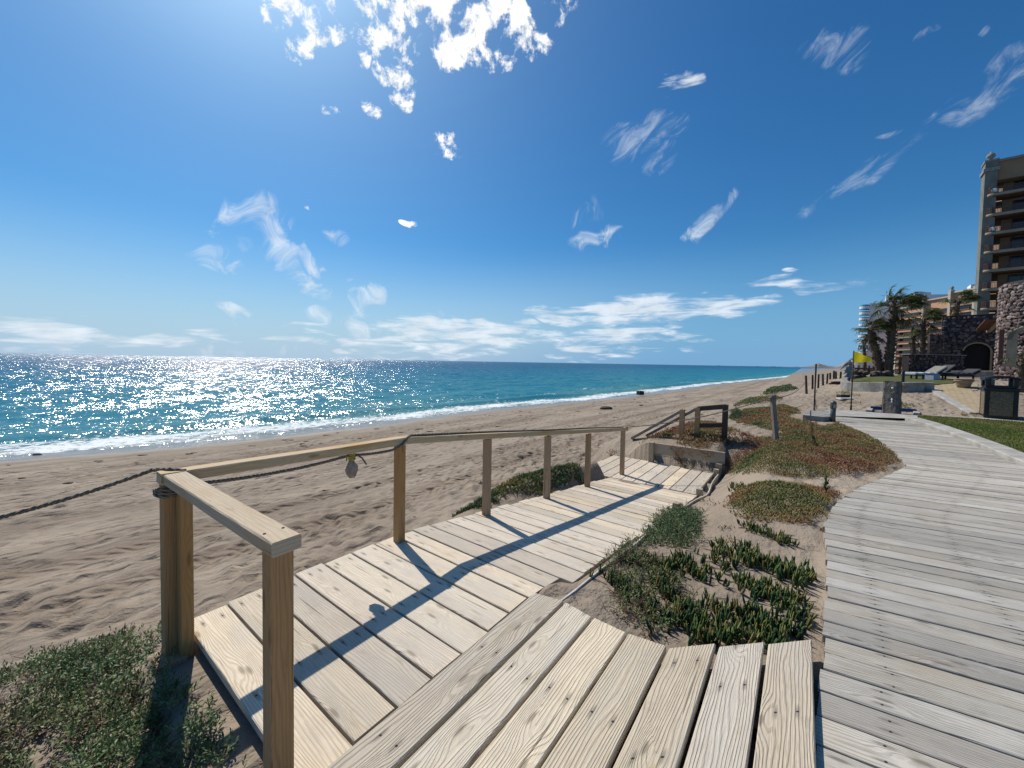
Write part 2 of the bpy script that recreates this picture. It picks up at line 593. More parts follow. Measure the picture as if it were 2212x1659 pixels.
    def tube(self, pts, r, n=8, rnd=0.5, smooth=True, cap=True):
        pts = [np.asarray(p, float) for p in pts]
        rs = r if hasattr(r, '__len__') else [r] * len(pts)
        b0 = len(self.v)
        ref = None
        acc = 0.0; accs = []
        for i, p in enumerate(pts):
            d = pts[min(i + 1, len(pts) - 1)] - pts[max(i - 1, 0)]
            d = d / (np.linalg.norm(d) + 1e-9)
            if ref is None:
                ref = np.array([0, 0, 1.0]) if abs(d[2]) < .9 else np.array([1.0, 0, 0])
            x = np.cross(d, ref); x /= np.linalg.norm(x) + 1e-9
            y = np.cross(x, d)
            ref = y
            if i:
                acc += np.linalg.norm(p - pts[i - 1])
            accs.append(acc)
            for k in range(n):
                a = 2 * math.pi * k / n
                self.v.append(tuple(p + rs[i] * (x * math.cos(a) + y * math.sin(a))))
        for i in range(len(pts) - 1):
            for k in range(n):
                j = (k + 1) % n
                p = b0 + i * n
                self.face((p + k, p + n + k, p + n + j, p + j), [(accs[i], k / n), (accs[i + 1], k / n), (accs[i + 1], (k + 1) / n), (accs[i], (k + 1) / n)], rnd, smooth)
        if cap:
            self.face([b0 + k for k in range(n)], None, rnd)
            e = b0 + (len(pts) - 1) * n
            self.face([e + k for k in range(n)][::-1], None, rnd)

    def prism(self, poly, z0, z1, rnd=0.5):
        """vertical prism over a counter-clockwise plan"""
        b0 = len(self.v); n = len(poly)
        for z in (z0, z1):
            for p in poly:
                self.v.append((p[0], p[1], z))
        for i in range(n):
            j = (i + 1) % n
            self.face((b0 + i, b0 + j, b0 + n + j, b0 + n + i), [(i, z0), (i + 1, z0), (i + 1, z1), (i, z1)], rnd)
        self.face([b0 + n + i for i in range(n)], None, rnd)
        self.face([b0 + i for i in range(n)][::-1], None, rnd)

    def build(self, name, mat, parent=None, M=None):
        me = bpy.data.meshes.new(name)
        me.from_pydata([tuple(map(float, p)) for p in self.v], [], self.f)
        uvl = me.uv_layers.new(name='UVMap')
        fl = np.array([c for u in self.uv for p in u for c in p], dtype=np.float32)
        uvl.data.foreach_set('uv', fl)
        l2 = me.uv_layers.new(name='loc')
        l2.data.foreach_set('uv', np.array([c for u in self.loc for p in u for c in p], dtype=np.float32))
        at_ = me.attributes.new('rnd', 'FLOAT', 'FACE')
        at_.data.foreach_set('value', np.array(self.rnd, dtype=np.float32))
        me.polygons.foreach_set('use_smooth', np.array(self.sm, dtype=bool))
        me.materials.append(mat)
        me.validate()
        me.update()
        o = bpy.data.objects.new(name, me)
        link(o, parent)
        return o


def grid_mesh(name, X, Y, Z, mat, smooth=True, attrs=None, keep=None):
    ny, nx = X.shape
    V = np.stack([X, Y, Z], -1).reshape(-1, 3)
    i = np.arange((ny - 1) * (nx - 1))
    r, c = i // (nx - 1), i % (nx - 1)
    a = r * nx + c
    F = np.stack([a, a + 1, a + nx + 1, a + nx], -1)
    if keep is not None:
        F = F[keep.reshape(-1)[F].any(1)]
    me = bpy.data.meshes.new(name)
    me.vertices.add(len(V)); me.vertices.foreach_set('co', V.astype(np.float32).ravel())
    me.loops.add(len(F) * 4); me.loops.foreach_set('vertex_index', F.astype(np.int32).ravel())
    me.polygons.add(len(F)); me.polygons.foreach_set('loop_start', np.arange(0, len(F) * 4, 4, dtype=np.int32))
    me.polygons.foreach_set('use_smooth', np.full(len(F), smooth))
    for k, v in (attrs or {}).items():
        at_ = me.attributes.new(k, 'FLOAT_VECTOR', 'POINT')
        at_.data.foreach_set('vector', v.reshape(-1, 3).astype(np.float32).ravel())
    me.materials.append(mat)
    me.update(calc_edges=True)
    me.validate()
    o = bpy.data.objects.new(name, me)
    link(o)
    return o


def simple_mat(name, col, rough=0.7, metal=0.0, spec=0.3, var=0.25, scale=6.0, bump=0.0, bscale=60.0, col2=None):
    m, t, out = new_mat(name)
    co = t.add('ShaderNodeTexCoord').outputs['Object']
    n = t.noise(co, scale, 4.0, 0.6)
    c2 = col2 if col2 is not None else tuple(c * (1 - var) for c in col)
    c = t.mix(t.ss(n, .35, .68), c2, col)
    nrm = t.bump(t.noise(co, bscale, 3.0, 0.6), bump, 0.01) if bump > 0 else None
    principled(t, out, c, rough, nrm, metal, spec)
    return m


# ---------------------------------------------------------------- sand
m_sand, t, out = new_mat('sand')
st = t.attr('st').outputs['Vector']
s_, t_, D_ = t.xyz(st)[0:3]
pos = t.add('ShaderNodeNewGeometry').outputs['Position']
v2 = t.comb(s_, t.math('MULTIPLY', t_, 2.1))
dryn = t.noise(v2, .22, 5.0, .6)
fine = t.noise(pos, 9.0, 5.0, .65)
grit = t.noise(pos, 160.0, 2.0, .7)
c = t.mix(t.ss(dryn, .35, .68), (.215, .173, .132), (.325, .268, .207))
c = t.mix(t.math('MULTIPLY', t.ss(fine, .44, .66), .30), c, (.27, .215, .16))
c = t.mix(t.math('MULTIPLY', t.ss(grit, .55, .72), .35), c, (.17, .13, .10))
c = t.mix(t.math('MULTIPLY', t.ss(grit, .45, .28), .30), c, (.60, .52, .42))
# churned dark strips along the beach and the wrack line
strip = t.math('MULTIPLY', t.ss(t.noise(t.comb(t.math('MULTIPLY', s_, .05), t_), .55, 3.0, .55), .50, .64), t.ss(t_, 3.4, 6.0))
c = t.mix(t.math('MULTIPLY', strip, .5), c, (.17, .125, .09))
wr = t.noise(t.comb(t.math('MULTIPLY', s_, .8), t.math('MULTIPLY', t_, 2.0)), 2.2, 5.0, .7)
wb = t.math('MULTIPLY', t.ss(D_, 3.5, 6.5), t.ss(D_, 13.0, 8.0))
c = t.mix(t.math('MULTIPLY', t.math('MULTIPLY', t.ss(wr, .55, .68), wb), .65), c, (.10, .07, .05))
wet = t.ss(t.math('ADD', D_, t.math('MULTIPLY', t.math('SUBTRACT', t.noise(t.comb(s_, t_), .16, 3.0), .5), 3.0)), 3.6, 1.0)
c = t.mix(t.math('MULTIPLY', wet, .75), c, (.175, .15, .135))
rough = t.lin(wet, 0, 1, .95, .22)
bh = t.noise(t.comb(t.math('MULTIPLY', s_, 1.0), t.math('MULTIPLY', t_, 1.9)), 2.6, 4.0, .62)
fp = t.add('ShaderNodeTexVoronoi', {'Vector': t.comb(t.math('ADD', s_, t.math('MULTIPLY', fine, .25)), t.math('MULTIPLY', t_, 1.7)), 'Scale': 2.4}, feature='SMOOTH_F1', voronoi_dimensions='2D').outputs['Distance']
fpm = t.ss(t.noise(t.comb(t.math('MULTIPLY', s_, .3), t_), .5, 2.0), .40, .55)
h = t.math('ADD', t.math('MULTIPLY', bh, .065), t.math('MULTIPLY', t.math('MULTIPLY', t.ss(fp, .0, .42), fpm), .06))
# tyre treads
def tread(tc):
    w = t.math('ABSOLUTE', t.math('SUBTRACT', t.math('ADD', t_, t.math('MULTIPLY', t.math('SINE', t.math('MULTIPLY', s_, .13)), -.25)), tc))
    ch = t.math('SINE', t.math('MULTIPLY', t.math('ADD', s_, t.math('MULTIPLY', w, 1.2)), 28.0))
    return t.math('MULTIPLY', t.math('MULTIPLY', t.ss(w, .30, .18), ch), .012)
h = t.math('ADD', h, t.math('ADD', tread(6.6), tread(8.3)))


def lane(tc, wd):
    w = t.math('ABSOLUTE', t.math('SUBTRACT', t.math('ADD', t_, t.math('MULTIPLY', t.math('SINE', t.math('MULTIPLY', s_, .13)), -.25)), tc))
    return t.ss(t.math('ADD', w, t.math('MULTIPLY', t.math('SUBTRACT', fine, .5), .5)), wd, wd * .45)
c = t.mix(t.math('MULTIPLY', t.math('ADD', lane(6.6, .5), lane(8.3, .45), clamp=True), .42), c, (.17, .128, .092))
dry = t.math('SUBTRACT', 1.0, wet)
rake = t.noise(t.comb(t.math('MULTIPLY', s_, .35), t.math('MULTIPLY', t.math('ADD', t_, t.math('MULTIPLY', t.math('SINE', t.math('MULTIPLY', s_, .13)), -.25)), 9.0)), 1.0, 3.0, .6)
rm = t.ss(t.noise(t.comb(t.math('MULTIPLY', s_, .06), t_), .5, 2.0), .44, .58)
h = t.math('ADD', h, t.math('MULTIPLY', t.math('MULTIPLY', rake, rm), t.math('MULTIPLY', t.ss(t_, 3.2, 4.5), .05)))
h = t.math('MULTIPLY', h, dry)
nb = t.bump(h, 0.9, 1.0)
nb = t.bump(t.math('MULTIPLY', t.noise(pos, 26.0, 4.0, .7), dry), .55, .02, nb)
principled(t, out, c, rough, nb, 0.0, .25)


def axis(lo, hi, core0, core1, step, gr):
    a = list(np.arange(core0, core1, step))
    k = step
    while a[-1] < hi:
        k *= gr
        a.append(a[-1] + k)
    k = step
    b = [core0]
    while b[-1] > lo:
        k *= gr
        b.append(b[-1] - k)
    return np.array(b[1:][::-1] + a)


SA = axis(-16, 5200, -7.0, 17.0, .06, 1.03)
TA = axis(-900, 60, -4.0, 19.0, .062, 1.035)
SS, TT = np.meshgrid(SA, TA)
GX, GY = SS * DR[0] + TT * NR[0], SS * DR[1] + TT * NR[1]
GZ = ground(GX, GY)
GD, _ = shore_dist(GX, GY)


def dimples(n, s_lo, s_hi, t_lo, t_hi, r_lo, r_hi, dep, elong):
    """footprints: little hollows with a raised rim, pressed into the dry sand"""
    rg = np.random.default_rng(int(n + dep * 1e4))
    for _ in range(n):
        s0 = rg.uniform(s_lo, s_hi); t0 = rg.uniform(t_lo, t_hi)
        r = rg.uniform(r_lo, r_hi); a = rg.normal(0, .6); e = rg.uniform(*elong)
        i0, i1 = np.searchsorted(SA, (s0 - 2.6 * r * e, s0 + 2.6 * r * e)); j0, j1 = np.searchsorted(TA, (t0 - 2.6 * r * e, t0 + 2.6 * r * e))
        if i1 - i0 < 2 or j1 - j0 < 2:
            continue
        u = SS[j0:j1, i0:i1] - s0; v = TT[j0:j1, i0:i1] - t0
        x_ = (u * math.cos(a) + v * math.sin(a)) / (r * e); y_ = (-u * math.sin(a) + v * math.cos(a)) / r
        d2 = x_ * x_ + y_ * y_
        GZ[j0:j1, i0:i1] += dep * rg.uniform(.5, 1.2) * (-1.0 * np.exp(-d2 * 1.6) + .55 * np.exp(-((np.sqrt(d2) - 1.35) / .38) ** 2)) * np.clip((GD[j0:j1, i0:i1] - 3.5) / 2, 0, 1)


dimples(3400, -12, 40, 6.0, 23.0, .08, .14, .032, (1.2, 2.1))
dimples(2900, -9, 24, 3.5, 7.6, .08, .15, .026, (1.0, 2.0))
dimples(500, -4, 16, 3.4, 12, .05, .09, .022, (1.0, 1.5))
dimples(420, 8.5, 26, -9.0, 3.0, .09, .16, .04, (1.0, 1.5))
_in = in_poly(GX, GY, BW) | ((TT > -.5) & (TT < 3.4) & (SS > -3) & (SS < 8.4))
GZ = np.where(_in, ground(GX, GY), GZ)
sand = grid_mesh('sand', GX, GY, GZ, m_sand, True, {'st': np.stack([SS, TT, GD], -1)}, keep=(GD > -45))
tag(sand, kind='structure')

# ---------------------------------------------------------------- sea
SLA, SLB, SLC = 0.9, 1.7, 1.7
m_sea, t, out = new_mat('sea_water')
sv = t.attr('sh').outputs['Vector']
D_, A_, _z = t.xyz(sv)[0:3]
pos = t.add('ShaderNodeNewGeometry').outputs['Position']
off = t.math('MULTIPLY', D_, -1.0)
big = t.noise(pos, .035, 4.0, .55)
c = t.ramp(t.math('ADD', t.lin(off, 0, 190, 0, 1.0), t.math('MULTIPLY', t.math('SUBTRACT', big, .5), .22)),
           [(0.0, (.06, .20, .215)), (.06, (.012, .165, .225)), (.32, (.003, .130, .215)), (1.0, (.002, .086, .178))])
# foam
fn = t.noise(t.comb(t.math('MULTIPLY', A_, .22), t.math('MULTIPLY', D_, .5)), 1.0, 6.0, .68)
fl = t.noise(pos, 2.6, 5.0, .72)
mean = t.math('MULTIPLY', t.math('SUBTRACT', t.noise(t.comb(A_, 0.0), .09, 3.0), .5), 5.0)
dd = t.math('ADD', D_, mean)
band = t.math('MULTIPLY', t.ss(dd, -5.2, -2.4), t.ss(dd, .8, -1.4))
band2 = t.math('MULTIPLY', t.math('MULTIPLY', t.ss(dd, -13.0, -10.5), t.ss(dd, -7.0, -9.0)), .28)
fm = t.math('ADD', t.math('MAXIMUM', band, band2), t.math('MULTIPLY', t.math('SUBTRACT', t.math('ADD', t.math('MULTIPLY', fn, .55), t.math('MULTIPLY', fl, .75)), .68), 4.2))
fm = t.math('MULTIPLY', t.ss(fm, .45, .95), t.ss(dd, -16, -12))
caps = t.math('MULTIPLY', t.ss(t.noise(t.vmath('MULTIPLY', pos, (1, 1, 1)), .20, 6.0, .72), .70, .76), t.ss(off, 10, 30))
fm = t.math('MAXIMUM', fm, t.math('MULTIPLY', caps, .8))
c = t.mix(t.math('MULTIPLY', fm, .93), c, (.80, .83, .84))
shal = t.ss(off, 3.0, 0.2)
c = t.mix(t.math('MULTIPLY', t.math('MULTIPLY', shal, t.math('SUBTRACT', 1.0, fm)), .8), c, (.24, .24, .245))
def slope(scale, amp, det, sq=1.0):
    n = t.add('ShaderNodeTexNoise', {'Vector': t.vmath('MULTIPLY', pos, (1.0, sq, 1.0)), 'Scale': scale, 'Detail': det, 'Roughness': .6}).outputs['Color']
    n0, n1 = t.xyz(t.vmath('SUBTRACT', n, (.5, .5, .5)))[0:2]
    # the chop runs with the wind: steeper along it than across it
    va = t.vmath('MULTIPLY', t.comb(n0, n0, 0.0), (-.585 * amp * 1.25, .811 * amp * 1.25, 0.0))
    vb = t.vmath('MULTIPLY', t.comb(n1, n1, 0.0), (.811 * amp * .80, .585 * amp * .80, 0.0))
    return t.vmath('ADD', va, vb)
sl_ = t.vmath('ADD', t.vmath('ADD', slope(.22, SLA, 2.0), slope(1.1, SLB, 2.0)), slope(5.5, SLC, 2.0))
gn = t.add('ShaderNodeNewGeometry').outputs['Normal']
far_ = t.math('ADD', 1.0, t.math('MULTIPLY', t.ss(off, 60, 900), .30))
nb = t.vmath('NORMALIZE', t.vmath('ADD', gn, t.vmath('MULTIPLY', sl_, t.comb(far_, far_, far_))))
nb = t.bump(t.math('MULTIPLY', fm, t.math('ADD', fl, .5)), .5, .15, nb)
rough = t.math('ADD', t.lin(fm, 0, 1, .17, .8), t.math('MULTIPLY', t.ss(off, 100, 1500), .10))
df = t.add('ShaderNodeBsdfDiffuse', {'Color': c, 'Normal': t.bump(t.math('MULTIPLY', fm, fl), .4, .15)})
gl = t.add('ShaderNodeBsdfGlossy', {'Color': (1, 1, 1, 1), 'Roughness': rough, 'Normal': nb})
lw_ = t.add('ShaderNodeLayerWeight', {'Blend': .12, 'Normal': nb}).outputs['Fresnel']
gf = t.math('MULTIPLY', t.math('SUBTRACT', 1.0, t.math('MULTIPLY', fm, .9)), t.math('MULTIPLY_ADD', lw_, .13, .050))
mx = t.add('ShaderNodeMixShader', {0: gf, 1: df.outputs[0], 2: gl.outputs[0]})
t.l.new(mx.outputs[0], out.inputs[0])

rr = [9.0]
while rr[-1] < 620:
    rr.append(rr[-1] * 1.0085)
while rr[-1] < 60000:
    rr.append(rr[-1] * 1.12)
rr = np.array(rr)
th = np.radians(np.arange(-112, 72.1, .26))
RR, TH = np.meshgrid(rr, th)
SX, SY = RR * np.sin(TH), RR * np.cos(TH)
SD, SAl = shore_dist(SX, SY)
offs = -SD
swell = np.zeros_like(SX)
for k, (wl, amp, ang) in enumerate([(9, .10, .30), (6.1, .08, -.2), (4.3, .06, .7), (3.1, .045, -.6), (2.2, .03, .15), (13.0, .10, .0)]):
    dxn = math.cos(ang) * .62 + math.sin(ang) * .78
    dyn = -math.cos(ang) * .78 + math.sin(ang) * .62
    ph = (SX * dxn + SY * dyn) * 2 * math.pi / wl + 2.2 * pn(SX / (wl * 2.2), SY / (wl * 2.2), k + 30) + k
    swell += amp * np.sin(ph) * (0.6 + .9 * pn(SX / 30, SY / 30, k + 50))
fade = np.clip(1.2 - RR / 600, 0, 1)
wave = 0.12 + .42 * np.clip(pn(SAl * .045, SAl * 0 + 2, 71) + .25, 0, 1)
lipd = 5.2 + 2.2 * pn(SAl * .06, SAl * 0, 70)
lip = wave * np.exp(-((offs - lipd) / np.where(offs > lipd, 1.5, .55)) ** 2) + .10 * np.exp(-((offs - 12 - 2 * pn(SAl * .05, SAl * 0 + 5, 77)) / 1.6) ** 2)
SZ = -3.0 + swell * fade * sstep(2, 12, offs) + lip * np.clip(1.1 - RR / 300, 0, 1) + .05 * pn(SAl * .2, offs * .3, 75) * fade
sea = grid_mesh('sea', SX, SY, SZ, m_sea, True, {'sh': np.stack([SD, SAl, SD], -1)}, keep=(SD < 9))
tag(sea, kind='structure')

# ---------------------------------------------------------------- timber
def wood_mat(name, light, dark, ring=.5, grey=None, stain=None, bump=.5, knot=1.0, freq=38.0, nails=0.0, var=.22, warm=None):
    m, t, out = new_mat(name)
    uv = t.add('ShaderNodeUVMap', uv_map='UVMap').outputs[0]
    u, v = t.xyz(uv)[0:2]
    rnd = t.attr('rnd').outputs['Fac']
    low = t.noise(t.comb(t.math('MULTIPLY', u, 1.1), t.math('MULTIPLY', v, 7.0)), 1.0, 2.0, .5, 0, '2D')
    vor = t.add('ShaderNodeTexVoronoi', {'Vector': t.comb(t.math('MULTIPLY', u, 2.0), t.math('MULTIPLY', v, 7.5)), 'Scale': 1.0, 'Randomness': 1.0}, voronoi_dimensions='2D')
    kd = vor.outputs['Distance']
    kx = t.xyz(vor.outputs['Color'])[0]
    has = t.ss(kx, .45, .62)
    kbump = t.math('MULTIPLY', t.ss(kd, .42, .0), has)
    h = t.math('MULTIPLY_ADD', v, freq, t.math('ADD', t.math('MULTIPLY', low, 6.0), t.math('MULTIPLY', kbump, 3.2 * knot)))
    wob = t.noise(t.comb(t.math('MULTIPLY', u, 9.0), t.math('MULTIPLY', v, 60.0)), 1.0, 2.0, .6, 0, '2D')
    h = t.math('MULTIPLY_ADD', wob, .35, h)
    sn_ = t.math('SINE', t.math('MULTIPLY', h, 6.2832))
    rg = t.ss(sn_, -.2, 1.0)
    fib = t.noise(t.comb(t.math('MULTIPLY', u, 5.0), t.math('MULTIPLY', v, 260.0)), 1.0, 3.0, .7, 0, '2D')
    cloud = t.noise(t.comb(t.math('MULTIPLY', u, 1.6), t.math('MULTIPLY', v, 5.0)), 1.0, 4.0, .6, 0, '2D')
    rs = t.math('MULTIPLY', t.math('MULTIPLY', rg, t.lin(t.math('FRACT', t.math('MULTIPLY', rnd, 5.1)), 0, 1, .35, 1.1)), t.math('MULTIPLY', t.ss(cloud, .25, .75, .35, 1.0), ring))
    c = t.mix(rs, light, dark)
    c = t.mix(t.math('MULTIPLY', t.ss(fib, .42, .72), .38), c, dark)
    if grey:
        c = t.mix(t.math('MULTIPLY', t.ss(cloud, .46, .66), .6), c, grey)
    if warm:
        w2 = t.noise(t.comb(t.math('MULTIPLY', u, 1.1), t.math('MULTIPLY', v, 9.0), 3.0), 1.3, 3.0, .6)
        c = t.mix(t.math('MULTIPLY', t.ss(w2, .5, .68), .7), c, warm)
    if stain:
        sn2 = t.noise(t.comb(t.math('MULTIPLY', u, 3.0), t.math('MULTIPLY', v, 12.0), 7.0), 1.0, 4.0, .65)
        c = t.mix(t.math('MULTIPLY', t.ss(sn2, .58, .74), .55), c, stain)
    core = t.math('MULTIPLY', t.ss(kd, .11, .03), has)
    c = t.mix(t.math('MULTIPLY', core, .62 * knot), c, tuple(k * .45 for k in dark))
    # hairline drying cracks
    ck = t.noise(t.comb(t.math('MULTIPLY', u, 1.2), t.math('MULTIPLY', v, 75.0), 4.0), 1.0, 2.0, .5)
    crack = t.ss(ck, .705, .73)
    c = t.mix(t.math('MULTIPLY', crack, .7), c, tuple(k * .3 for k in dark))
    hs = t.add('ShaderNodeHueSaturation', {'Hue': t.lin(rnd, 0, 1, .496, .503), 'Saturation': t.lin(t.math('FRACT', t.math('MULTIPLY', rnd, 7.3)), 0, 1, .85, 1.2), 'Value': t.lin(t.math('FRACT', t.math('MULTIPLY', rnd, 3.7)), 0, 1, 1 - var, 1 + var * .55), 'Fac': 1.0, 'Color': c})
    c = hs.outputs[0]
    if nails:
        wp = t.add('ShaderNodeNewGeometry').outputs['Position']
        gr_ = t.noise(wp, 1.7, 5.0, .62)
        c = t.mix(t.math('MULTIPLY', t.ss(gr_, .50, .70), .38), c, (.40, .33, .25))
        c = t.mix(t.math('MULTIPLY', t.ss(t.noise(wp, 4.5, 5.0, .7), .58, .76), .30), c, tuple(k * .7 for k in dark))
    hgt = t.math('ADD', t.math('MULTIPLY', rg, -.5), t.math('ADD', t.math('MULTIPLY', fib, .55), t.math('MULTIPLY', crack, -1.2)))
    if nails:
        lv = t.add('ShaderNodeUVMap', uv_map='loc').outputs[0]
        lu, lw = t.xyz(lv)[0:2]
        jx = t.math('SUBTRACT', t.math('MODULO', t.math('ADD', lu, 60 * nails + nails / 2), nails), nails / 2)
        jy = t.math('SUBTRACT', t.math('ABSOLUTE', lw), t.math('ADD', .040, t.math('MULTIPLY', t.math('SUBTRACT', rnd, .5), .02)))
        jx = t.math('ADD', jx, t.math('MULTIPLY', t.math('SUBTRACT', t.math('FRACT', t.math('MULTIPLY', rnd, 11.0)), .5), .05))
        d2 = t.math('SQRT', t.math('ADD', t.math('MULTIPLY', jx, jx), t.math('MULTIPLY', jy, jy)))
        halo = t.math('SQRT', t.math('ADD', t.math('MULTIPLY', t.math('MULTIPLY', jx, jx), .12), t.math('MULTIPLY', t.math('MULTIPLY', jy, jy), 2.5)))
        c = t.mix(t.math('MULTIPLY', t.ss(halo, .020, .006), .50), c, (.09, .075, .065))
        c = t.mix(t.ss(d2, .0062, .0048), c, (.03, .028, .027))
    nb = t.bump(hgt, bump, .004)
    principled(t, out, c, .78, nb, 0.0, .25)
    return m


m_deck = wood_mat('pale_new_deck_wood', (.70, .605, .475), (.36, .275, .185), .58, (.55, .50, .425), (.42, .33, .19), .7, 1.0, 78.0, .75)
m_land = wood_mat('landing_deck_wood', (.64, .56, .44), (.29, .22, .15), .68, (.56, .505, .42), (.42, .34, .18), .9, 1.0, 70.0, .6)
m_walk = wood_mat('grey_weathered_walk_wood', (.475, .445, .39), (.195, .17, .138), .70, (.53, .505, .455), (.26, .215, .17), .9, 1.0, 66.0, .62, .30)
m_rail = wood_mat('rail_wood', (.58, .465, .32), (.33, .225, .13), .55, (.52, .43, .31), (.30, .19, .10), .5, .8, 60.0, 0, .12, (.48, .30, .14))
m_post = wood_mat('post_wood', (.47, .29, .15), (.26, .145, .068), .6, (.40, .285, .175), (.18, .10, .05), .5, .8, 62.0, 0, .12)
m_old = wood_mat('old_grey_post_wood', (.28, .235, .19), (.14, .11, .085), .6, (.32, .28, .24), None, .7, .8, 40.0, 0, .2)
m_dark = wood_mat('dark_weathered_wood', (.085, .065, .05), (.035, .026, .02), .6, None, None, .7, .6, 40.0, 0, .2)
m_board = wood_mat('retaining_board_wood', (.40, .335, .25), (.24, .18, .125), .55, (.42, .37, .30), None, .6, 1.0, 26.0, 0, .15)


# ---- the curving grey boardwalk
def walk_span(a, AX, UX):
    """where the strip line at distance a crosses the walk's outline"""
    xs = []
    n = len(BW)
    for i in range(n):
        p, q = BW[i], BW[(i + 1) % n]
        pa, qa = p @ AX - a, q @ AX - a
        if (pa > 0) != (qa > 0):
            k = pa / (pa - qa)
            xs.append((p + (q - p) * k) @ UX)
    xs.sort()
    return (xs[0], xs[-1]) if len(xs) >= 2 else None


AX = np.array([.488, .873]); UX = np.array([.873, -.488])
mb = MB()
a = -3.0
while a < 15.0:
    w = random.choice([.150, .158, .145, .165, .172 if a < 2.6 else .152])
    s0, s1 = walk_span(a + .004, AX, UX), walk_span(a + w - .004, AX, UX)
    if s0 and s1 and s0[1] - s0[0] > .15:
        mid = a + w / 2
        l0 = max(min(s0[0], s1[0]), -8); e = random.uniform(-.012, .012)
        base = l0 - .0
        A = AX * mid + UX * base
        r = max(s0[1], s1[1])
        B = AX * mid + UX * r
        # corners: the beam's side axis points to smaller a on its right
        lo0, lo1 = s1[0] - base + e, s0[0] - base + e
        hi0, hi1 = s1[1] - r, s0[1] - r
        zz = random.uniform(-.004, .003)
        # one board or two butted boards over the width
        cuts = [0.0, r - base]
        if r - base > 4.2:
            cuts = [0.0, (r - base) * random.choice([.45, .55, .62]), r - base]
        for ci in range(len(cuts) - 1):
            f0, f1 = cuts[ci], cuts[ci + 1] - (.004 if ci < len(cuts) - 2 else 0)
            P = AX * mid + UX * (base + f0); Q = AX * mid + UX * (base + f1)
            sk = (lo0 if ci == 0 else 0, lo1 if ci == 0 else 0, hi0 if ci == len(cuts) - 2 else 0, hi1 if ci == len(cuts) - 2 else 0)
            mb.beam((P[0], P[1], zz), (Q[0], Q[1], zz + random.uniform(-.002, .002)), w - random.uniform(.006, .013), .045, ch=.004, skew=sk, joist=.24)
    a += w
boardwalk = mb.build('boardwalk', m_walk)
tag(boardwalk, kind='structure')
mb = MB()
for k in (0.25, 0.75):
    pts = [BW_L[i] * (1 - k) + BW_R[min(i, len(BW_R) - 1)] * k for i in range(2, len(BW_R))]
# joists that carry the walk
for offu in (.3, 1.4, 2.5):
    for i in range(3, len(BW_L) - 1):
        p, q = BW_L[i], BW_L[i + 1]
        d = (q - p) / np.linalg.norm(q - p)
        nrm = np.array([d[1], -d[0]])
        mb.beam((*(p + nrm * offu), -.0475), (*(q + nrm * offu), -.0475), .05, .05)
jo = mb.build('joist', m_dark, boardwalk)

# ---- the pale landing beside it
LZ = 0.034
land = empty('wooden_landing', (*R(1.0, .6)[:2], 0), 0, 'pale wooden landing of long wide planks in the foreground, between ramp and grey boardwalk', 'deck')


def local(parent, p):
    return np.asarray(p, float) - np.array(parent.location)


ENDS = [(2.02, 2.06), (2.055, 2.03), (2.035, 2.03), (2.03, 2.06), (2.06, 2.24), (2.24, 2.42), (2.42, 2.60)]
mb = MB()
tt = 1.325
for i, (e0, e1) in enumerate(ENDS):
    w = .203 if i else .205
    t1 = tt - w
    tm = (tt + t1) / 2
    b0, b1 = -1.6, max(e0, e1)
    # left of travel is the larger t
    zz = LZ + random.uniform(-.003, .003)
    p0, p1 = R(b0, tm, zz), R(b1, tm, zz)
    mb.beam(local(land, p0), local(land, p1), w - random.uniform(.012, .02), .042, ch=.005, skew=(0, 0, e0 - b1, e1 - b1), joist=1.28, seg=6, wob=.0015, rnd=random.random())
    tt = t1
mb.build('decking', m_land, land)
mb = MB()
for s0 in (-.7, .2, 1.1, 1.9):
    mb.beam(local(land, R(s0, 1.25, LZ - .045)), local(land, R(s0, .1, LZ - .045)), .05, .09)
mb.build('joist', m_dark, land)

# ---- the ramp down to the beach
ramp = empty('wooden_ramp', tuple(R(2.0, 2.0, 0)), 0, 'pale wooden ramp of crosswise planks sloping away from the landing beside the handrail', 'ramp')
mb = MB()
s = .60
k = 0
while s < 6.60:
    w = random.choice([.196, .2, .205, .192, .21])
    sm_ = s + w / 2
    z0 = float(deck_z(sm_)) + random.uniform(-.003, .003)
    slope_ = -.123 if sm_ > 2.05 else 0
    upv = np.array([DR[0] * -slope_, DR[1] * -slope_, 1.0]); upv /= np.linalg.norm(upv)
    tl = 2.735 + random.uniform(-.02, .02) + (.02 if s < 1.5 else 0); tr = 1.345 + random.uniform(-.008, .012) if s < 2.2 else 1.25 + random.uniform(-.01, .02)
    mb.beam(local(ramp, R(sm_, tl, z0)), local(ramp, R(sm_, tr, z0)), w - random.uniform(.011, .018), .042, up=upv, ch=.004, joist=.10, rnd=random.random(), seg=4, wob=.0015,
            skew=(0, 0, random.uniform(-.01, .01), 0))
    s += w
mb.build('decking', m_deck, ramp)
mb = MB()
for tj in (2.56, 1.95, 1.40):
    mb.beam(local(ramp, R(.62, tj, -.043)), local(ramp, R(2.05, tj, -.043)), .045, .09)
    mb.beam(local(ramp, R(2.05, tj, -.045)), local(ramp, R(6.6, tj, -.605)), .045, .09)
mb.build('joist', m_dark, ramp)

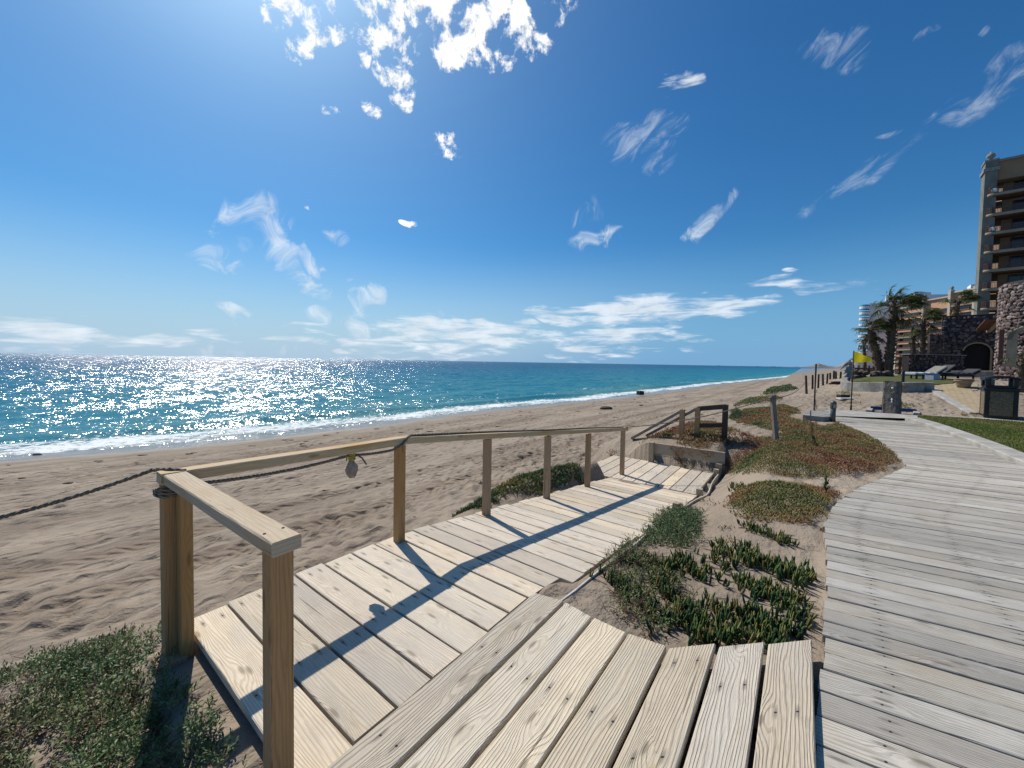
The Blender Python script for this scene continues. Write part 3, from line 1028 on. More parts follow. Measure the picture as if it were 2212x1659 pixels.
# ---- thin pale edging board with stub posts along the ramp's far side
m_edge = simple_mat('whitish_edging_board', (.60, .565, .50), .7, var=.25, scale=9, bump=.3)
edge = empty('edging_board', tuple(R(5.0, 1.2, -.3)), 0, 'thin whitish edging board half buried in sand along the inland side of the ramp', 'edging')
mb = MB()
ep = []
for i in range(26):
    s = 2.02 + i * (8.30 - 2.02) / 25
    ep.append(R(s, 1.185 + .035 * math.sin(s * 1.7) - .015 * math.sin(s * 4), float(deck_z(s)) + .036 + .014 * math.sin(s * 2.3)))
for p, q in zip(ep[:-1], ep[1:]):
    mb.beam(local(edge, p), local(edge, q), .016, .12, ch=.003, rnd=.5)
mb.build('board', m_edge, edge)
for s in (5.25, 6.65, 8.15):
    mb = MB()
    z = float(deck_z(s))
    mb.box(local(edge, R(s, 1.245, z + .01)), (.09, .09, .2), math.atan2(DR[1], DR[0]), bev=.004)
    mb.build('stub_post', m_board, edge)

# ---- lower platform that turns towards the sea
plat = empty('wooden_platform', tuple(R(7.4, 2.3, -.57)), 0, 'small low wooden platform at the foot of the ramp, its planks turned lengthwise', 'deck')
mb = MB()
tt = 3.34
PZ = -.555
while tt > 1.3:
    w = random.choice([.2, .19, .21])
    tm = tt - w / 2
    mb.beam(local(plat, R(6.64 + random.uniform(-.02, .02), tm, PZ)), local(plat, R(8.27, tm, PZ)), w - .014, .042, ch=.004, joist=.12, skew=(random.uniform(-.03, .03), 0, 0, 0))
    tt -= w
mb.build('decking', m_deck, plat)
mb = MB()
mb.beam(local(plat, R(6.75, 3.30, PZ - .045)), local(plat, R(6.75, 1.35, PZ - .045)), .09, .14)
mb.beam(local(plat, R(8.15, 3.30, PZ - .045)), local(plat, R(8.15, 1.35, PZ - .045)), .09, .14)
mb.build('joist', m_post, plat)
# steps that go on down to the sand
steps = empty('beach_steps', tuple(R(7.4, 3.5, -.75)), 0, 'low wooden steps from the small platform down to the beach', 'steps')
for i in range(2):
    mb = MB()
    mb.beam(local(steps, R(6.7, 3.48 + .28 * i, PZ - .15 - .15 * i)), local(steps, R(8.2, 3.48 + .28 * i, PZ - .15 - .15 * i)), .25, .045)
    mb.build('tread', m_deck, steps)
for s in (6.72, 8.18):
    mb = MB()
    mb.beam(local(steps, R(s, 3.34, PZ - .13)), local(steps, R(s, 3.95, PZ - .48)), .045, .16)
    mb.build('stringer', m_post, steps)

# ---- retaining wall at the platform's end
rw = empty('retaining_wall', tuple(R(8.34, 1.8, -.57)), 0, 'low retaining wall of two weathered boards at the far end of the platform', 'retaining wall')
for z1, nm in ((-.165, 0), (-.40, 1)):
    mb = MB()
    h = .228 if nm == 0 else .20
    hw = .022
    mb.beam(local(rw, R(8.33, 2.52, z1 - h / 2)), local(rw, R(8.33, 1.14, z1 - .02 * nm - h / 2)), h, .044, up=(-DR[0], -DR[1], 0), ch=.004)
    mb.build('board', m_board, rw)
for tp, hp in ((2.50, .5), (1.22, .26)):
    mb = MB()
    mb.box(local(rw, R(8.255, tp, -.64 + hp / 2)), (.10, .10, hp), math.atan2(DR[1], DR[0]), bev=.005)
    mb.build('post', m_board, rw)

# ---- handrail with its posts
RT = 2.605
posts = [(.55, -.42, .845), (1.965, -.25, .815), (3.07, -.30, .695), (4.28, -.45, .555), (5.48, -.62, .415), (6.93, -.75, .27)]
rail = empty('wooden_railing', tuple(R(.55, RT, 0)), 0, 'wooden handrail on square posts along the seaward ramp edge with a turned near end', 'railing')
ang = math.atan2(DR[1], DR[0])
for i, (s, zb, zt) in enumerate(posts):
    mb = MB()
    if i == 0:
        mb.box(local(rail, R(s - .03, RT + .012, (zb + zt) / 2)), (.072, .072, zt - zb), ang, bev=.004)
        mb.box(local(rail, R(s + .012, RT - .060, (zb + zt) / 2)), (.055, .072, zt - zb), ang, bev=.004)
    else:
        mb.box(local(rail, R(s, RT + .02, (zb + zt) / 2 - .003)), (.070, .070, zt - zb - .006), ang, bev=.004)
    mb.build('post', m_post, rail)
NP = np.array([-.795, 1.305])
npst = float(NP @ DR), float(NP @ NR)
mb = MB()
mb.box(local(rail, (NP[0], NP[1], .266)), (.074, .072, 1.162), ang, bev=.004)
mb.build('post', m_post, rail)
# block where the twin corner posts stand
mb = MB()
mb.box(local(rail, R(.50, 2.56, -.10)), (.12, .13, .1), ang, bev=.004)
mb.build('foot_block', m_post, rail)
top = [R(s, RT, zt) for s, zb, zt in posts]


def rail_beam(a, b, w=.10, h=.056, **kw):
    mb = MB()
    mb.beam(local(rail, a), local(rail, b), w, h, ch=.005, seg=5, wob=.002, **kw)
    return mb.build('rail', m_rail, rail)


up_ = .055
# near cross rail lies on the near post and the corner post
e = .065
a_ = np.array([NP[0], NP[1], .843 + up_]); b_ = R(.53, 2.556, .842 + up_)
dv_ = (b_ - a_) / np.linalg.norm(b_ - a_)
rail_beam(a_ - dv_ * e, b_, .095, .050)
# first level run, then the sloping run
rail_beam(R(.475, RT, .845 + up_ + .002), R(1.99, RT, .815 + up_), .095)
rail_beam(R(1.996, RT, .815 + up_), R(7.02, RT, .262 + up_), .095)
m_nail = simple_mat('dark_nail_metal', (.03, .028, .026), .5, .6)
for a0, b0_ in ((.03, .03), (.03, -.03)):
    mb = MB()
    p = a_ + dv_ * a0 + np.array([-dv_[1], dv_[0], 0]) * b0_
    mb.lathe(local(rail, p), [(.005, -.002), (.005, .0015), (.002, .003)], 8)
    mb.build('nail', m_nail, rail)

# ---- rope
def rope_mat():
    m, t, out = new_mat('twisted_rope')
    uv = t.add('ShaderNodeUVMap', uv_map='UVMap').outputs[0]
    u, v = t.xyz(uv)[0:2]
    w = t.math('SINE', t.math('MULTIPLY', t.math('ADD', t.math('MULTIPLY', u, 26.0), t.math('MULTIPLY', v, 3.0)), 6.2832))
    c = t.mix(t.ss(w, -1, .4), (.13, .10, .08), (.36, .31, .25))
    n = t.noise(t.comb(t.math('MULTIPLY', u, 200), t.math('MULTIPLY', v, 20)), 1.0, 2.0)
    c = t.mix(t.math('MULTIPLY', n, .3), c, (.2, .16, .12))
    nb = t.bump(t.math('ADD', w, t.math('MULTIPLY', n, .4)), .8, .004)
    principled(t, out, c, .9, nb, 0, .1)
    return m


m_rope = rope_mat()


def sag(p, q, d, n=20):
    p = np.asarray(p, float); q = np.asarray(q, float)
    return [p + (q - p) * (i / n) + np.array([0, 0, -4 * d * (i / n) * (1 - i / n)]) for i in range(n + 1)]


def twist(pts, r, strands=3, pitch=.085):
    """a laid rope: a few strands winding round the line"""
    mbs = MB()
    P = [np.asarray(p, float) for p in pts]
    dens = []
    for p, q in zip(P[:-1], P[1:]):
        n = max(1, int(np.linalg.norm(q - p) / .012))
        dens += [p + (q - p) * i / n for i in range(n)]
    dens.append(P[-1])
    for k in range(strands):
        ln = 0; line = []
        for i, p in enumerate(dens):
            d = dens[min(i + 1, len(dens) - 1)] - dens[max(i - 1, 0)]
            d = d / (np.linalg.norm(d) + 1e-9)
            x = np.cross(d, [0, 0, 1.0]); x /= np.linalg.norm(x) + 1e-9
            y = np.cross(x, d)
            if i:
                ln += np.linalg.norm(p - dens[i - 1])
            a = 2 * math.pi * (ln / pitch + k / strands)
            line.append(p + (x * math.cos(a) + y * math.sin(a)) * r * .55)
        mbs.tube(line, r * .60, 6)
    return mbs


# one rope: from off the left, over the corner, below the first rail, then along the rail's top and off to the leaning post
pl_ = atY(-260, 1175, 1.62)
corner_top = R(.50, 2.66, .905)
poc = atY(757, 986, None) if False else None
d = ray(757, 983)
kk = (2.60 - CAM[:2] @ NR) / (d[:2] @ NR)
POUCH = CAM + d * kk                       # where the pouch hangs from the rope
lp = G(1682, 957)
LEAN = np.array([lp[0], lp[1], lp[2]])
ltop = atY(1671, 857, LEAN[1] + .02)
line = sag(pl_, R(.47, 2.72, .897), .03, 24)
line += [R(.52, 2.62, .908), R(.57, 2.575, .900), R(.595, 2.54, .86), R(.63, 2.55, .825)]
line += sag(R(.68, 2.56, .815), POUCH, .02, 14)[0:]
line += sag(POUCH, R(1.86, 2.565, .79), .01, 8)[1:]
line += [R(1.93, 2.545, .82), R(1.99, 2.56, .868), R(2.05, 2.60, .872)]
line += [R(s, RT + .018 * math.sin(s * 2.6), .815 + up_ + .011 - (s - 1.99) * .1099) for s in np.arange(2.2, 6.9, .15)]
mbs = twist(line, .0098, 3, .065)
rope1 = mbs.build('rope', m_rope)
tag(rope1, 'thick twisted rope tied to the corner post and laid along the ramp rail', 'rope')
mb = MB()
for k in range(3):
    ringp = [R(.515 + .056 * math.cos(a) * 1.0, 2.612 + .056 * math.sin(a), .815 - .013 * k + .006 * math.sin(a * 2 + k)) for a in np.linspace(0, 2 * math.pi, 22)]
    mb.tube(ringp, .0075, 6)
kn = mb.build('knot', m_rope, rope1)
stA = atY(1470, 901, None) if False else None
mb = MB()
sp_ = atY(1472, 905, 12.6)
mb.tube(sag(R(6.95, RT, .325), ltop, .10, 30), .009, 6)
rope2 = mb.build('rope', m_rope)
tag(rope2, 'thin slack rope running from the last ramp post to the leaning grey post', 'rope')
mb = MB()
mb.tube(sag(ltop + np.array([0, 0, -.02]), G(1742, 845) + np.array([0, 0, .75]), .25, 30), .012, 6)
rope3 = mb.build('rope', m_rope)
tag(rope3, 'far rope sagging between the leaning grey post and the dark beach posts', 'rope')

# ---- pouch hanging from the rope
m_cloth = simple_mat('sun_bleached_cloth', (.42, .34, .28), .95, var=.35, scale=30, bump=.6, bscale=140)
m_yel = simple_mat('yellow_cord', (.55, .47, .10), .8, var=.35, scale=80, bump=.5, bscale=300)
pouch = empty('cloth_pouch', tuple(POUCH), 0, 'small beige cloth pouch hung by a yellow cord from the rope under the rail', 'pouch')
mb = MB()
prof = [(.012, .012), (.016, -.005), (.014, -.028), (.026, -.045), (.040, -.075), (.044, -.11), (.036, -.145), (.018, -.166), (.004, -.172)]
mb.lathe((.01, 0, 0), prof, 18, squash=(1.0, .55))
mb.v = [(x + .006 * math.sin(z * 60 + y * 90), y + .004 * math.sin(x * 160 + z * 40), z + .004 * math.sin(x * 120)) for x, y, z in mb.v]
body = mb.build('bag_body', m_cloth, pouch)
mb = MB()
for k in range(5):
    mb.tube([(.01 + .021 * math.cos(a), .016 * math.sin(a), -.012 + .011 * k - .016 + .006 * math.sin(2 * a + k)) for a in np.linspace(0, 2 * math.pi, 14)], .0065, 6)
mb.tube([(-.02, 0, .0), (-.03, .01, -.02), (-.028, 0, -.045)], .006, 6)
mb.build('cord', m_yel, pouch)
mb = MB()
mb.tube([(.02, 0, -.005), (.055, 0, -.003), (.085, 0, -.02), (.105, 0, -.05), (.118, 0, -.068)], .006, 6)
mb.build('rope_tail', m_rope, pouch)

# ---- leaning post
mb = MB()
lean = empty('leaning_post', tuple(LEAN), 0, 'slim weathered wooden post leaning over among the ice plants, rope tied at its top', 'post')
mb.beam((0, 0, -.15), tuple(ltop - LEAN + np.array([0, 0, .03])), .075, .075, up=(0, -1, 0))
mb.build('shaft', m_old, lean)
mb = MB()
for k in range(3):
    c_ = ltop - LEAN
    mb.tube([(c_[0] + .055 * math.cos(a), c_[1] + .035 + .05 * math.sin(a), c_[2] - .02 - .02 * k) for a in np.linspace(0, 2 * math.pi, 14)], .011, 6)
mb.build('rope_wrap', m_rope, lean)

# ---- the next stairs along the beach: two sloping handrails and a gate-like top landing
def px_of(q):
    v = CM.T @ (np.asarray(q, float) - CAM)
    return PW / 2 + FPX * v[0] / -v[2]


def inland(q, px):
    """walk inland from a spot, square to the shore, until it stands in one measured column"""
    lo, hi = 0.0, 8.0
    for _ in range(40):
        m = (lo + hi) / 2
        w = np.array([*(q[:2] - NR * m), -.5])
        if px_of(w) < px:
            lo = m
        else:
            hi = m
    w = q[:2] - NR * lo
    return np.array([w[0], w[1], gz(w[0], w[1])])


eA, eB = G(1363, 949), G(1395, 943)
sA, sB = inland(eA, 1471), inland(eB, 1504)
sC = inland(eB, 1563)
stair = empty('stair_handrail', tuple(sA), 0, 'dark wooden stair handrails slanting down to the beach beyond the dune plants', 'handrail')


def zAt(p, py):
    """height above a spot at which it meets the measured row"""
    a_ = CM.T @ (np.array([p[0], p[1], 0.0]) - CAM); b_ = CM.T[:, 2]
    k = PH / 2 + SHIFT - py
    return float(-(FPX * a_[1] + k * a_[2]) / (FPX * b_[1] + k * b_[2]))


for p, ty, mat_ in ((sA, 884, m_post), (sB, 880, m_post), (sC, 874, m_dark)):
    mb = MB()
    zt = zAt(p, ty)
    mb.box(local(stair, (p[0], p[1], (zt + p[2]) / 2 - .1)), (.10, .10, zt - p[2] + .2), ang, bev=.005)
    mb.build('post', mat_, stair)
for p, ty, q in ((sA, 885, eA), (sB, 880, eB)):
    mb = MB()
    mb.beam(local(stair, (p[0], p[1], zAt(p, ty) + .02)), local(stair, q + np.array([0, 0, .05])), .09, .06)
    mb.build('rail', m_old, stair)
for ty0, ty1, wd in ((880, 875, .1), (917, 915, .09)):
    mb = MB()
    mb.beam(local(stair, (sB[0], sB[1], zAt(sB, ty0) + .02)), local(stair, (sC[0], sC[1], zAt(sC, ty1) + .02)), .07, wd)
    mb.build('rail', m_dark, stair)
for k in range(4):
    f = (k + .5) / 4
    mb = MB()
    p = sA * (1 - f) + eA * f; q = sB * (1 - f) + eB * f
    mb.beam(local(stair, (p[0], p[1], p[2] - .05)), local(stair, (q[0], q[1], q[2] - .05)), .28, .05)
    mb.build('tread', m_old, stair)

# ---------------------------------------------------------------- plants on the sand
def leaf_mat(name, stops, trans=.22, rough=.5, spec=.35):
    m, t, out = new_mat(name)
    tone = t.attr('tone').outputs['Fac']
    val = t.attr('val').outputs['Fac']
    c = t.ramp(tone, stops)
    pos = t.add('ShaderNodeNewGeometry').outputs['Position']
    c = t.add('ShaderNodeHueSaturation', {'Hue': .5, 'Saturation': 1.0, 'Value': t.lin(val, 0, 1, .62, 1.35), 'Fac': 1.0, 'Color': c}).outputs[0]
    p = t.add('ShaderNodeBsdfPrincipled', {'Base Color': c, 'Roughness': rough, 'Specular IOR Level': spec})
    tr = t.add('ShaderNodeBsdfTranslucent', {'Color': c})
    mx = t.add('ShaderNodeMixShader', {0: trans, 1: p.outputs[0], 2: tr.outputs[0]})
    t.l.new(mx.outputs[0], out.inputs[0])
    return m


m_ice = leaf_mat('ice_plant_leaf', [(0.0, (.030, .075, .028)), (.25, (.065, .125, .035)), (.45, (.20, .205, .055)), (.62, (.30, .215, .08)), (.8, (.31, .16, .07)), (1.0, (.27, .115, .065))])
m_small = leaf_mat('small_fleshy_leaf', [(0.0, (.045, .09, .03)), (.4, (.105, .165, .055)), (.7, (.17, .20, .075)), (.85, (.17, .13, .075)), (1.0, (.13, .075, .05))], .18)
m_grass = leaf_mat('grass_blade', [(0.0, (.05, .11, .018)), (.4, (.085, .15, .022)), (.7, (.16, .17, .04)), (.9, (.26, .20, .08)), (1.0, (.30, .23, .11))], .25, .6, .2)

LEAF_V = np.array([(0, 0, 0), (-.42, .35, .06), (.42, .35, .06), (-.36, .72, .03), (.36, .72, .03), (0, 1.0, -.06)])   # x across, y along, z off the blade
LEAF_F = [(0, 2, 1), (1, 2, 4, 3), (3, 4, 5)]
fv = []
for y, r, b in ((0, .55, 0), (.3, 1.0, .0), (.62, .92, .05), (.88, .55, .13)):
    for k in range(3):
        a = math.radians(90 + 120 * k)
        fv.append((r * math.cos(a), y, r * math.sin(a), b))
fv.append((0, 1.0, 0, .19))
FING = np.array(fv)
FING_F = [(r * 3 + k, r * 3 + (k + 1) % 3, r * 3 + 3 + (k + 1) % 3, r * 3 + 3 + k) for r in range(3) for k in range(3)] + [(9 + k, 9 + (k + 1) % 3, 12) for k in range(3)]
BLADE_V = np.array([(-.5, 0, 0), (.5, 0, 0), (-.35, .5, .05), (.35, .5, .05), (0, 1, .22)])
BLADE_F = [(0, 1, 3, 2), (2, 3, 4)]


def norm(a):
    return a / (np.linalg.norm(a, axis=-1, keepdims=True) + 1e-9)


def sprout(name, mat, P, D, L, Wd, tone, val, kind='finger', parent=None):
    """many leaves in one mesh: P roots, D directions, L lengths, Wd half widths"""
    n = len(P)
    D = norm(D)
    up = np.tile([0, 0, 1.0], (n, 1))
    side = np.cross(D, up + RNG.normal(0, .35, (n, 3)))
    side = norm(side)
    nrm = np.cross(side, D)
    if kind == 'finger':
        T = FING; F = FING_F
        V = P[:, None] + D[:, None] * (L[:, None, None] * T[None, :, 1:2]) + side[:, None] * (Wd[:, None, None] * T[None, :, 0:1]) + nrm[:, None] * (Wd[:, None, None] * T[None, :, 2:3]) + up[:, None] * (L[:, None, None] * T[None, :, 3:4])
    else:
        T = LEAF_V if kind == 'leaf' else BLADE_V
        F = LEAF_F if kind == 'leaf' else BLADE_F
        if kind == 'blade':
            nrm = -nrm
        V = P[:, None] + D[:, None] * (L[:, None, None] * T[None, :, 1:2]) + side[:, None] * (2 * Wd[:, None, None] * T[None, :, 0:1]) + nrm[:, None] * (L[:, None, None] * T[None, :, 2:3])
    k = T.shape[0]
    me = bpy.data.meshes.new(name)
    V = V.reshape(-1, 3)
    me.vertices.add(len(V)); me.vertices.foreach_set('co', V.astype(np.float32).ravel())
    idx = []; starts = []; s = 0
    base = []
    for f in F:
        base += list(f); starts.append(s); s += len(f)
    base = np.array(base); starts = np.array(starts)
    LI = (np.arange(n)[:, None] * k + base[None]).ravel()
    ST = (np.arange(n)[:, None] * len(base) + starts[None]).ravel()
    me.loops.add(len(LI)); me.loops.foreach_set('vertex_index', LI.astype(np.int32))
    me.polygons.add(len(ST)); me.polygons.foreach_set('loop_start', ST.astype(np.int32))
    me.polygons.foreach_set('use_smooth', np.ones(len(ST), bool))
    for nm, arr in (('tone', tone), ('val', val)):
        a_ = me.attributes.new(nm, 'FLOAT', 'POINT')
        a_.data.foreach_set('value', np.repeat(np.clip(arr, 0, 1), k).astype(np.float32))
    me.materials.append(mat)
    me.update(calc_edges=True)
    o = bpy.data.objects.new(name, me)
    link(o, parent)
    return o


def wpoly(pts):
    return np.array([G(*p)[:2] for p in pts])


def scatter(P, dens, seed=0, soft=.25, holes=.0, hs=2.5, cap=60000):
    lo, hi = P.min(0), P.max(0)
    n = int(min(cap * 3, dens * np.prod(hi - lo)))
    x = RNG.uniform(lo[0], hi[0], n); y = RNG.uniform(lo[1], hi[1], n)
    m = in_poly(x, y, P)
    d = poly_dist(x, y, P)
    edge = sstep(0, soft, d + soft * .9 * fbm(x * 3 / max(soft, .2) * .3, y * 3 / max(soft, .2) * .3, 2, seed))
    h = 1.0
    if holes:
        h = sstep(holes - .25, holes + .05, fbm(x * hs, y * hs, 3, seed + 4) + .25)
    m &= RNG.random(n) < edge * h
    x, y = x[m][:cap], y[m][:cap]
    return x, y, d[m][:cap]


def rdir(n, up=1.0, spread=.7):
    return norm(np.stack([RNG.normal(0, spread, n), RNG.normal(0, spread, n), np.full(n, up)], -1))


def mat_patch(label, poly, dens, tone0, tone1, L=(.035, .06), r=(.0042, .0065), h=.06, seed=0, holes=0., soft=.3, hs=2.0, cat='ground cover', name='ice_plant_mat', spread=.8, P=None):
    P = wpoly(poly) if P is None else P
    x, y, d = scatter(P, dens, seed, soft, holes, hs)
    n = len(x)
    if n < 5:
        return None
    hh = h * (sstep(0, .35, d) * .8 + .2) * (0.55 + .9 * np.clip(fbm(x * 2.2, y * 2.2, 2, seed + 8) + .4, 0, 1))
    z = ground(x, y) + hh * RNG.random(n) ** .6
    tn = np.clip(fbm(x * 1.1, y * 1.1, 3, seed + 2) * 1.1 + .5, 0, 1)
    tone = tone0 + (tone1 - tone0) * tn + RNG.normal(0, .10, n)
    ll = RNG.uniform(L[0], L[1], n); rr_ = RNG.uniform(r[0], r[1], n)
    o = sprout(name, m_ice, np.stack([x, y, z], -1), rdir(n, 1, spread), ll, rr_, tone, RNG.random(n))
    tag(o, label, cat, kind='stuff')
    return o


def rc(cx, cy):
    return (1700 + .31646 * cx) * .73733, (1050 + .31646 * cy) * .73733


def c4(cx, cy):
    return (1600 + .4069 * cx) * .73733, (1400 + .4069 * cy) * .73733


# the big reddish and olive mats along the walk
mat_patch('olive green ice plant mat bulging along the left edge of the grey boardwalk', [(1560, 1030), (1540, 985), (1560, 968), (1600, 955), (1660, 945), (1720, 930), (1800, 917), (1850, 930), (1890, 949), (1932, 976), (1956, 1004), (1905, 1026), (1820, 1036), (1720, 1038), (1640, 1030)],
          3600, .30, .95, L=(.022, .04), r=(.0034, .0052), seed=11, h=.10, soft=.25)
mat_patch('rust red ice plant mat spread over the dune behind the low retaining wall', [rc(470, 860), rc(560, 770), rc(700, 700), rc(850, 640), rc(1000, 600), rc(1180, 590), rc(1350, 620), rc(1500, 680), rc(1650, 740), rc(1820, 800), rc(1600, 840), rc(1330, 880), rc(1120, 850), rc(950, 815), rc(720, 775), rc(660, 900), rc(560, 900)],
          2300, .50, 1.0, seed=12, h=.09, holes=.04, hs=1.1)
mat_patch('yellow green ice plant mat with rusty patches around the leaning post', [rc(1370, 560), rc(1390, 520), rc(1480, 480), rc(1650, 470), rc(1860, 440), rc(2040, 470), rc(2050, 510), rc(1930, 550), rc(2060, 590), rc(2212, 620), rc(2330, 690), rc(2420, 790), rc(2300, 850), rc(2050, 830), rc(1900, 800), rc(1820, 700), rc(1620, 650), rc(1480, 620)],
          2200, .26, .95, seed=13, h=.09, holes=.0)
mat_patch('dark green rounded clump of ice plant at the dune edge near the stair handrails', [rc(1360, 560), rc(1385, 500), rc(1450, 490), rc(1530, 520), rc(1540, 570), rc(1450, 590)], 2500, .05, .35, seed=14, h=.32, cat='plant')
mat_patch('long dark green ice plant strip along the far dune edge by the beach posts', [rc(1670, 345), rc(1700, 315), rc(1760, 290), rc(1850, 262), rc(1960, 245), rc(2030, 285), rc(1900, 315), rc(1780, 340)], 160, .05, .4, seed=15, h=.25, L=(.06, .12), r=(.012, .02))
mat_patch('sparse grey green ice plant strip behind the stair handrails on the dune', [rc(1400, 435), rc(1500, 390), rc(1650, 368), rc(1860, 365), rc(1900, 385), rc(1700, 420), rc(1450, 455)], 300, .1, .75, seed=16, h=.14, L=(.05, .09), r=(.009, .014), holes=.1)
mat_patch('sparse yellowish ice plant patch on the sand seaward of the platform', [rc(100, 950), rc(200, 880), rc(320, 830), rc(430, 850), rc(470, 910), rc(400, 945), rc(280, 960), rc(180, 975)], 900, .3, .75, seed=17, h=.07, holes=.12)
mat_patch('reddish brown ice plant mat beside the boardwalk bend, green at its near rim', [c4(1270, 230), c4(1290, 160), c4(1340, 100), c4(1560, 45), c4(1800, 40), c4(2000, 70), c4(2190, 115), c4(2100, 185), c4(2020, 290), c4(1995, 400), c4(1850, 365), c4(1650, 320), c4(1430, 345)],
          4600, .42, 1.0, L=(.022, .038), r=(.0034, .0052), seed=18, h=.075, soft=.15)
mat_patch('thin scatter of reddish ice plant sprigs on sand between the two green patches', [c4(1130, 430), c4(1270, 350), c4(1400, 370), c4(1540, 470), c4(1530, 530), c4(1330, 510), c4(1190, 500)], 3200, .5, 1.0, L=(.02, .035), r=(.0028, .0045), seed=19, h=.03, holes=.12, hs=5)
mat_patch('low vine strands of dry ice plant creeping over sand by the edging board', [c4(1000, 170), c4(1150, 150), c4(1290, 160), c4(1270, 220), c4(1080, 210)], 1100, .2, .8, L=(.02, .04), r=(.003, .0045), seed=20, h=.03, holes=.25, hs=4)

# leafy mats of small fleshy leaves
def small_mat(label, P, dens, seed, h=.05, holes=.1, hs=3.0, leaf=(.014, .022), tone=(.1, .8), soft=.12, zoff=0.0, name='ground_cover', per=9):
    x, y, d = scatter(P, dens, seed, soft, holes, hs, 16000)
    n = len(x)
    z = ground(x, y)
    hh = h * (0.35 + .65 * sstep(0, .25, d)) * (.5 + np.clip(fbm(x * 3, y * 3, 2, seed + 3) + .45, 0, 1))
    # each stem leans out and carries pairs of leaves
    sd = rdir(n, .75, .75)
    ln = RNG.uniform(.035, .075, n)
    root = np.stack([x, y, z + hh * RNG.random(n) * .8], -1)
    k = np.tile(np.arange(per), n); r = np.repeat(np.arange(n), per)
    f = (k + .6) / per
    p = root[r] + sd[r] * (ln[r] * f)[:, None]
    a = k * 2.4 + RNG.random(n)[r] * 6
    s1 = norm(np.cross(sd, [0, 0, 1.0])); s2 = np.cross(s1, sd)
    out_ = s1[r] * np.cos(a)[:, None] + s2[r] * np.sin(a)[:, None]
    D = out_ * (1.0 - .6 * f)[:, None] + sd[r] * (.45 + .8 * f)[:, None]
    L = RNG.uniform(leaf[0], leaf[1], len(r)) * (1.1 - .35 * f)
    tn = np.clip(fbm(x * 2.2, y * 2.2, 3, seed + 1) + .5, 0, 1)
    tone_ = (tone[0] + (tone[1] - tone[0]) * tn)[r] + RNG.normal(0, .09, len(r)) + (RNG.random(n)[r] < .13) * .45
    o = sprout(name, m_small, p, D, L, L * .17, tone_, RNG.random(len(r)) * .7 + .3 * RNG.random(n)[r], 'leaf')
    tag(o, label, 'ground cover', kind='stuff')
    # bare twigs
    mb = MB()
    for i in RNG.choice(n, min(n, 420), replace=False):
        q = root[i]
        e = rdir(1, .35, 1.0)[0] * random.uniform(.05, .12)
        mb.tube([q - np.array([0, 0, .005]), q + e * .5 + np.array([0, 0, .008]), q + e], [.0022, .0018, .0012], 4, cap=False)
    tw = mb.build('twig', m_twig, o)
    tag(tw, kind='stuff')
    return o


m_twig = simple_mat('dry_brown_twig', (.16, .10, .065), .9, var=.4, scale=30)
PB = np.array([R(.62, 2.70)[:2], R(.70, 3.15)[:2], R(.45, 3.75)[:2], R(-.1, 3.9)[:2], R(-.55, 3.75)[:2], R(-.95, 3.4)[:2], R(-.75, 2.2)[:2], R(-.25, 1.45)[:2], R(.30, 1.42)[:2], R(.55, 1.55)[:2], R(.56, 2.1)[:2], R(.57, 2.52)[:2]])
small_mat('grey green creeping mat of small fleshy leaves beside the near railing posts', PB, 3000, 31, h=.085, holes=.19, hs=2.1, leaf=(.017, .028), soft=.2, tone=(.15, 1.0))
P4 = wpoly([c4(640, 480), c4(690, 330), c4(780, 270), c4(1000, 235), c4(1150, 240), c4(1150, 400), c4(1130, 490), c4(1000, 525), c4(850, 510), c4(700, 520)])
small_mat('dense dark green cushion of short leaves where it spills over the edging board', P4, 2400, 32, h=.12, holes=0, leaf=(.018, .028), tone=(0, .45))
P3 = wpoly([c4(330, 640), c4(380, 560), c4(480, 470), c4(620, 470), c4(760, 540), c4(900, 620), c4(1000, 760), c4(1100, 900), c4(1080, 1080), c4(900, 1220), c4(700, 1140), c4(560, 1020), c4(420, 960), c4(440, 860), c4(440, 740), c4(340, 700)])
small_mat('olive mat of small leaves and dry stems in the sand by the landing', P3, 1500, 33, h=.07, holes=.12, hs=3.2, leaf=(.016, .025), tone=(.1, .95))
P2 = np.array([R(3.3, 2.86)[:2], R(3.2, 3.3)[:2], R(3.9, 3.55)[:2], R(4.8, 3.62)[:2], R(5.6, 3.5)[:2], R(6.1, 3.1)[:2], R(5.7, 2.75)[:2], R(5.0, 2.78)[:2], R(4.4, 2.72)[:2], R(3.9, 2.95)[:2]])
mat_patch('lush green bank of ice plant beyond the middle posts of the ramp railing', None, 3000, .12, .52, L=(.030, .060), r=(.0045, .007), seed=34, h=.06, soft=.12, name='ice_plant_bank', P=P2)


# rows of upright finger leaves
def finger_row(pts, n, size=1.0, wid=.05, tone=(.0, .55)):
    n = int(n * .58)
    wid = wid * 1.25
    W_ = np.array([G(*c4(*p))[:2] for p in pts])
    seg = np.linalg.norm(np.diff(W_, axis=0), axis=1)
    cum = np.concatenate([[0], np.cumsum(seg)])
    u = RNG.random(n) * cum[-1]
    x = np.interp(u, cum, W_[:, 0]) + RNG.normal(0, wid, n); y = np.interp(u, cum, W_[:, 1]) + RNG.normal(0, wid, n)
    tn = RNG.uniform(tone[0], tone[1], n)
    return x, y, np.full(n, size), tn


